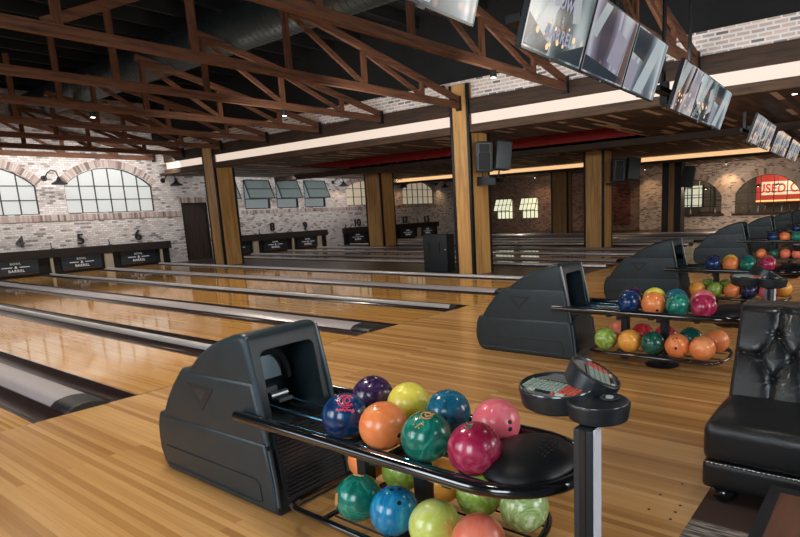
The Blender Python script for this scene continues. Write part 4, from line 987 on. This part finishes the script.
for x, lb in ((4.3, 'black ceiling pole behind the left television of the nearest row'), (5.95, 'black ceiling pole behind the right television of the nearest row'), (7.66, 'black ceiling pole at the left of the second television row'), (8.95, 'black ceiling pole at the right of the second television row')):
    root = empty('hanging_pole', (x, tvline(x)+.22, 2.78)); tag(root, lb, 'pole')
    bm = B(); cyl(bm, (0, 0, 0), (0, 0, 2.87), .026, 12); obj('tube', bm, blackm, root, smooth=True)
    bm = B(); box(bm, (-.60, -.15, .0), (.60, -.03, .05)); box(bm, (-.05, -.06, -.08), (.05, .03, .18)); obj('bracket', bm, blackm, root)

# ------------------------------------------------------------------ loudspeakers
sp_m = mk('speaker_grey_plastic', (.018, .027, .032), .45); grl = mk('speaker_grille', (.008, .010, .012), .6)
def speaker(loc, rz, label, s=1.0, tilt=.12):
    root = empty('loudspeaker', loc, rz); tag(root, label, 'loudspeaker'); root.rotation_euler = (tilt, 0, rz); root.scale = (s, s, s)
    bm = B(); prism(bm, [(-.19, 0), (-.12, .33), (.12, .33), (.19, 0)], 0, .62, 'Z'); bevel(bm, .03, 3); obj('cabinet', bm, sp_m, root, smooth=True)
    bm = B(); box(bm, (-.13, -.006, .05), (.13, .01, .40)); box(bm, (-.11, -.006, .42), (.11, .01, .58)); bevel(bm, .02, 2); obj('grille', bm, grl, root)
    bm = B(); tube(bm, [(-.135, -.008, .05), (-.14, -.008, .38), (-.115, -.008, .41), (-.12, -.008, .58), (.12, -.008, .58), (.115, -.008, .41), (.14, -.008, .38), (.135, -.008, .05)], .006, 6, True); obj('grille_trim', bm, mk('trim_grey', (.16, .2, .22), .4), root, smooth=True)
    bm = B(); cyl(bm, (0, .2, 0), (0, .2, -.12), .02, 10); obj('mount_arm', bm, blackm, root)
    return root
speaker((11.05, 7.48, 2.30), -PI/2-.75+PI/2, 'grey loudspeaker mounted on the tall nearest pillar, facing the camera', 1.05)
speaker((11.52, 7.18, 2.32), .95, 'grey loudspeaker beside the facing one on the tall pillar, turned away to the right', 1.0)
speaker((18.68, 7.42, 2.15), -.75, 'dark loudspeaker on the middle golden pillar, facing the camera', 1.15)
speaker((19.45, 7.15, 2.18), .9, 'dark loudspeaker on the middle golden pillar, turned to the right', 1.15)
speaker((27.2, 7.45, 1.95), .2, 'black loudspeaker on the dark pillar beside the bar arch', 1.5)
bm_root = empty('speaker_bracket', (11.40, 7.50, 2.20)); tag(bm_root, 'black steel bracket holding the two loudspeakers on the tall pillar', 'bracket')
bm = B(); box(bm, (-.45, -.20, -.02), (.25, -.16, .02)); box(bm, (-.20, -.20, -.18), (-.16, .30, .02)); box(bm, (.12, -.20, -.12), (.15, .30, .02)); obj('bar', bm, blackm, bm_root)
root = empty('speaker_bracket', (19.05, 7.6, 2.10)); tag(root, 'black steel bracket holding the two loudspeakers on the middle golden pillar', 'bracket')
bm = B(); box(bm, (-.40, -.12, -.02), (.42, -.06, .04)); box(bm, (-.05, -.08, -.02), (.05, .39, .04)); obj('bar', bm, blackm, root)
# black cabinet on the aisle floor
root = empty('subwoofer_cabinet', (11.50, 9.30, 0)); tag(root, 'tall black equipment cabinet on the floor beside the nearest pillar', 'cabinet')
bm = B(); box(bm, (-.10, -.38, 0), (.22, .38, .92)); bevel(bm, .015, 2); obj('cabinet', bm, mk('cabinet_black', (.014, .017, .020), .5), root, smooth=True)
bm = B()
for y in (-.15, .18): tube(bm, [(-.10, y, .50), (-.125, y, .52), (-.125, y, .70), (-.10, y, .72)], .012, 8)
obj('handle', bm, blackm, root, smooth=True)
bm = B(); cyl(bm, (-.11, -.33, .55), (-.10, -.33, .55), .012, 8); obj('badge_dot', bm, silver, root)

# ------------------------------------------------------------------ tufted leather sofa
def sofa():
    root = empty('leather_sofa', (2.97, .73, 0)); tag(root, 'black tufted leather banquette sofa with chrome nailheads at right', 'sofa')
    L = 2.3; D = .98   # local x = depth (towards +X), local y = -length
    bm = B(); box(bm, (0, -L, .075), (D, 0, .225)); bevel(bm, .035, 4); obj('base', bm, leather, root, smooth=True)
    bm = B(); box(bm, (-.01, -L, .225), (.62, .0, .425)); bevel(bm, .055, 5)
    bmesh.ops.subdivide_edges(bm, edges=[e for e in bm.edges if e.calc_length() > .5], cuts=10, use_grid_fill=True)
    for v in bm.verts:
        if v.co.z > .38: v.co.z += .014*math.sin(min(1, max(0, v.co.x/.6))*PI)
    obj('seat_cushion', bm, leather, root, smooth='all')
    # studs
    bm = B()
    box(bm, (-.003, -L+.02, .2195), (.004, -.01, .2245))
    for k in range(100): bmesh.ops.create_icosphere(bm, subdivisions=1, radius=.0082, matrix=T(-.007, -.03-k*.0215, .222))
    obj('nailhead_row', bm, stud_m, root, smooth='all')
    # tufted back: a thick slab with its front face displaced in diamonds
    bx, bz = .545, .40; hgt = .505; lean = .50
    dy = .173; but = []; segs = []
    for i in range(13):
        m_ = (-.132-i*dy, .24); t_ = (-.2165-i*dy, .36); b_ = (-.2165-i*dy, .12); but += [m_, t_, b_]
        segs += [(m_, t_), (m_, b_), (t_, (m_[0]-dy, .24)), (b_, (m_[0]-dy, .24)), (t_, (t_[0], hgt)), (b_, (b_[0], -.06))]
    segs.append(((-.132, .24), (0, .255)))
    def depth(y, z):
        ds = 9
        for (ay, az), (cy_, cz_) in segs:
            if abs(ay-y) > .25: continue
            vy, vz = cy_-ay, cz_-az; t = max(0, min(1, ((y-ay)*vy+(z-az)*vz)/(vy*vy+vz*vz))); d = math.hypot(y-ay-t*vy, z-az-t*vz)
            w_ = d + .006*(1-abs(2*t-1)); ds = min(ds, w_)
        puff = .040*(1-math.exp(-(ds/.026)))
        e = min(1, max(0, min(-y, hgt-z)/.028))**.5; at = 0; dm = 9
        for b_ in but:
            d = math.hypot(y-b_[0], z-b_[1]); dm = min(dm, d)
            if d < .09: at += .0055*math.sin(10*math.atan2(z-b_[1], y-b_[0])+b_[0]*9)*min(1, d/.02)*math.exp(-d/.030)
        return (puff+at-.022*math.exp(-(dm/.020)**2))*e - .018*(1-e)
    NY, NZ = 330, 96; bm = B(); grid = []
    for j in range(NZ+1):
        row = []
        for i in range(NY+1):
            y = -L*(i/NY)**1.35 if 0 else -L*i/NY; z = -.06+(hgt+.06)*j/NZ
            d = depth(y, z); row.append(bm.verts.new((bx+z*lean-d, y, bz+z)))
        grid.append(row)
    for j in range(NZ):
        for i in range(NY): bm.faces.new((grid[j][i], grid[j][i+1], grid[j+1][i+1], grid[j+1][i]))
    back = [[bm.verts.new((bx+z*lean+.22, y, bz+z)) for y in (0, -L)] for z in (-.06, hgt)]
    bm.faces.new([grid[NZ][i] for i in range(NY+1)] + [back[1][1], back[1][0]])
    bm.faces.new([grid[j][0] for j in range(NZ+1)] + [back[1][0], back[0][0]])
    bm.faces.new([grid[j][NY] for j in range(NZ, -1, -1)] + [back[0][1], back[1][1]])
    bm.faces.new((back[0][0], back[1][0], back[1][1], back[0][1])); bm.faces.new([grid[0][i] for i in range(NY, -1, -1)] + [back[0][0], back[0][1]])
    bk = obj('tufted_back', bm, leather, root, smooth=True)
    for y, z in but:
        if -L < y < -.03 and 0 < z < hgt-.03:
            bm = B(); bmesh.ops.create_icosphere(bm, subdivisions=2, radius=.011, matrix=T(bx+z*lean+.018, y, bz+z)); obj('button', bm, leather, bk, smooth='all')
    bm = B(); box(bm, (.60, -L, .075), (D, 0, .42)); bevel(bm, .02, 2); obj('back_base', bm, leather, root, smooth=True)
    for x, y in ((.07, -.10), (.88, -.10), (.07, -L+.1), (.88, -L+.1)):
        bm = B(); lathe(bm, [(0, 0), (.035, 0), (.055, .02), (.062, .045), (.055, .07), (.04, .08), (0, .08)], (x, y, 0), 20); obj('bun_foot', bm, sofaleg, root, smooth='all')
sofa()
# ------------------------------------------------------------------ low table
root = empty('low_table', (1.75, -.25, 0)); tag(root, 'brown wooden low table with a black edge at the lower right corner', 'table')
bm = B(); box(bm, (-.68, -.55, .36), (.68, .55, .397)); obj('tabletop', bm, tabletop, root)
bm = B()
for a, b in (((-.72, .55, .345), (.72, .59, .402)), ((-.72, -.59, .345), (.72, -.55, .402)), ((.68, -.55, .345), (.72, .55, .402)), ((-.72, -.55, .345), (-.68, .55, .402))): box(bm, a, b)
obj('edge_band', bm, blackm, root)
for x in (-.62, .62):
    for y in (-.5, .5): bm = B(); box(bm, (x-.03, y-.03, 0), (x+.03, y+.03, .36)); obj('leg', bm, blackm, root)
# approach dots
for i, (x, y) in enumerate(((2.86, .80), (2.78, .80), (2.70, .80), (2.92, .92), (2.74, .92), (3.1, .86), (3.3, .80))):
    bm = B(); cyl(bm, (x, y, 0), (x, y, .0008), .008, 12); o = obj('approach_dot', bm, hole_m); tag(o, 'small dark inlaid dot on the maple approach, ' + ['nearest row, third from the left', 'nearest row, second from the left', 'nearest row, leftmost', 'back row, right one', 'back row, left one', 'closest to the sofa foot', 'beside the sofa seat corner'][i], 'floor marking', 'approach dots beside the carpet')

# ------------------------------------------------------------------ things in the bar seen through the arches
root = empty('wall_sign', (33.6, 4.95, 1.55)); tag(root, 'large red and white painted sign with red lettering seen through the right bar arch', 'sign')
bm = B(); box(bm, (0, -2.4, -.42), (.08, 1.08, .98)); obj('board', bm, mk('sign_red', (.45, .03, .015), .5, emit=(.8, .06, .03), es=.10), root)
bm = B(); box(bm, (-.02, -2.3, -.06), (0, .85, .60)); obj('letter_panel', bm, mk('sign_cream', (.75, .66, .48), .5, emit=(1, .85, .6), es=.25), root)
text('lettering', 'USED CARS', .62, mk('sign_letters', (.65, .03, .02), .5, emit=(.9, .04, .02), es=.2), T(-.03, -.35, .25) @ FACE_NX @ Matrix.Diagonal((.82, 1, 1, 1)), root, .01, .012, 1.08)
bm = B(); box(bm, (-.03, -2.4, -.38), (0, 1.08, -.31)); obj('light_strip', bm, mk('sign_glow', (1, .5, .2), .5, emit=(1, .45, .15), es=1.2), root)
root = empty('display_shelf', (33.4, 8.6, 1.0)); tag(root, 'pale lit window shelf seen through the left bar arch', 'shelf')
bm = B(); box(bm, (.2, .1, 0), (.25, 1.3, 1.15)); obj('lit_panel', bm, mk('lit_panel', (.5, .5, .4), .5, emit=(.80, .85, .65), es=.45), root)
bm = B()
for y in (-1.2, -.6, 0, .6, 1.2): box(bm, (.12, y-.03, 0), (.2, y+.03, 1.2))
for z in (0, .5, 1.0): box(bm, (.12, -1.2, z), (.2, 1.3, z+.04))
obj('frame', bm, blackm, root)
for i, (y, col) in enumerate(((9.3, 0), (8.9, 1), (8.45, 2), (8.0, 0), (7.6, 1), (7.3, 2), (6.05, 1), (5.75, 0), (5.4, 2), (5.1, 1), (4.75, 0), (4.4, 2), (4.1, 1), (3.85, 0))):
    root = empty('bottle', (WX+.16, y, .70)); cn = ['dark green', 'amber', 'clear grey'][col]
    tag(root, '%s bottle on the bar window ledge, %s' % (cn, ['leftmost in the left arch', 'second in the left arch', 'third in the left arch', 'fourth in the left arch', 'near the right of the left arch', 'rightmost in the left arch', 'leftmost in the right arch', 'second in the right arch', 'third in the right arch', 'left of the middle of the right arch', 'at the middle of the right arch', 'right of the middle of the right arch', 'last but one in the right arch', 'rightmost in the right arch'][i]), 'bottle', '%s bottles on the ledge of the %s bar arch' % (cn, 'left' if y > 6.5 else 'right'))
    bm = B(); lathe(bm, [(0, 0), (.04, 0), (.042, .16), (.03, .20), (.014, .23), (.014, .29), (0, .29)], (0, 0, 0), 12); obj('glass', bm, mk('bottle_%d' % col, [(.02, .05, .03), (.20, .08, .02), (.35, .36, .34)][col], .15), root, smooth='all')
    bm = B(); cyl(bm, (0, 0, .285), (0, 0, .31), .016, 10); obj('cap', bm, stud_m, root)
for y, lb in ((8.0, 'left'), (4.75, 'right'), (5.6, 'middle')):
    root = empty('pendant_lamp', (31.6, y, 1.95)); tag(root, 'black pendant lamp behind the bar arches, %s one' % lb, 'pendant lamp')
    bm = B(); lathe(bm, [(.03, .10), (.05, .05), (.22, -.02), (.22, -.03), (.04, .03), (0, .04)], n=20); obj('lamp_shade', bm, blackm, root, smooth='all')
    bm = B(); cyl(bm, (0, 0, .1), (0, 0, 1.30), .008, 6); obj('cord', bm, blackm, root)
    bm = B(); bmesh.ops.create_icosphere(bm, subdivisions=2, radius=.028, matrix=T(0, 0, -.02)); obj('bulb', bm, bright_m, root, smooth='all')
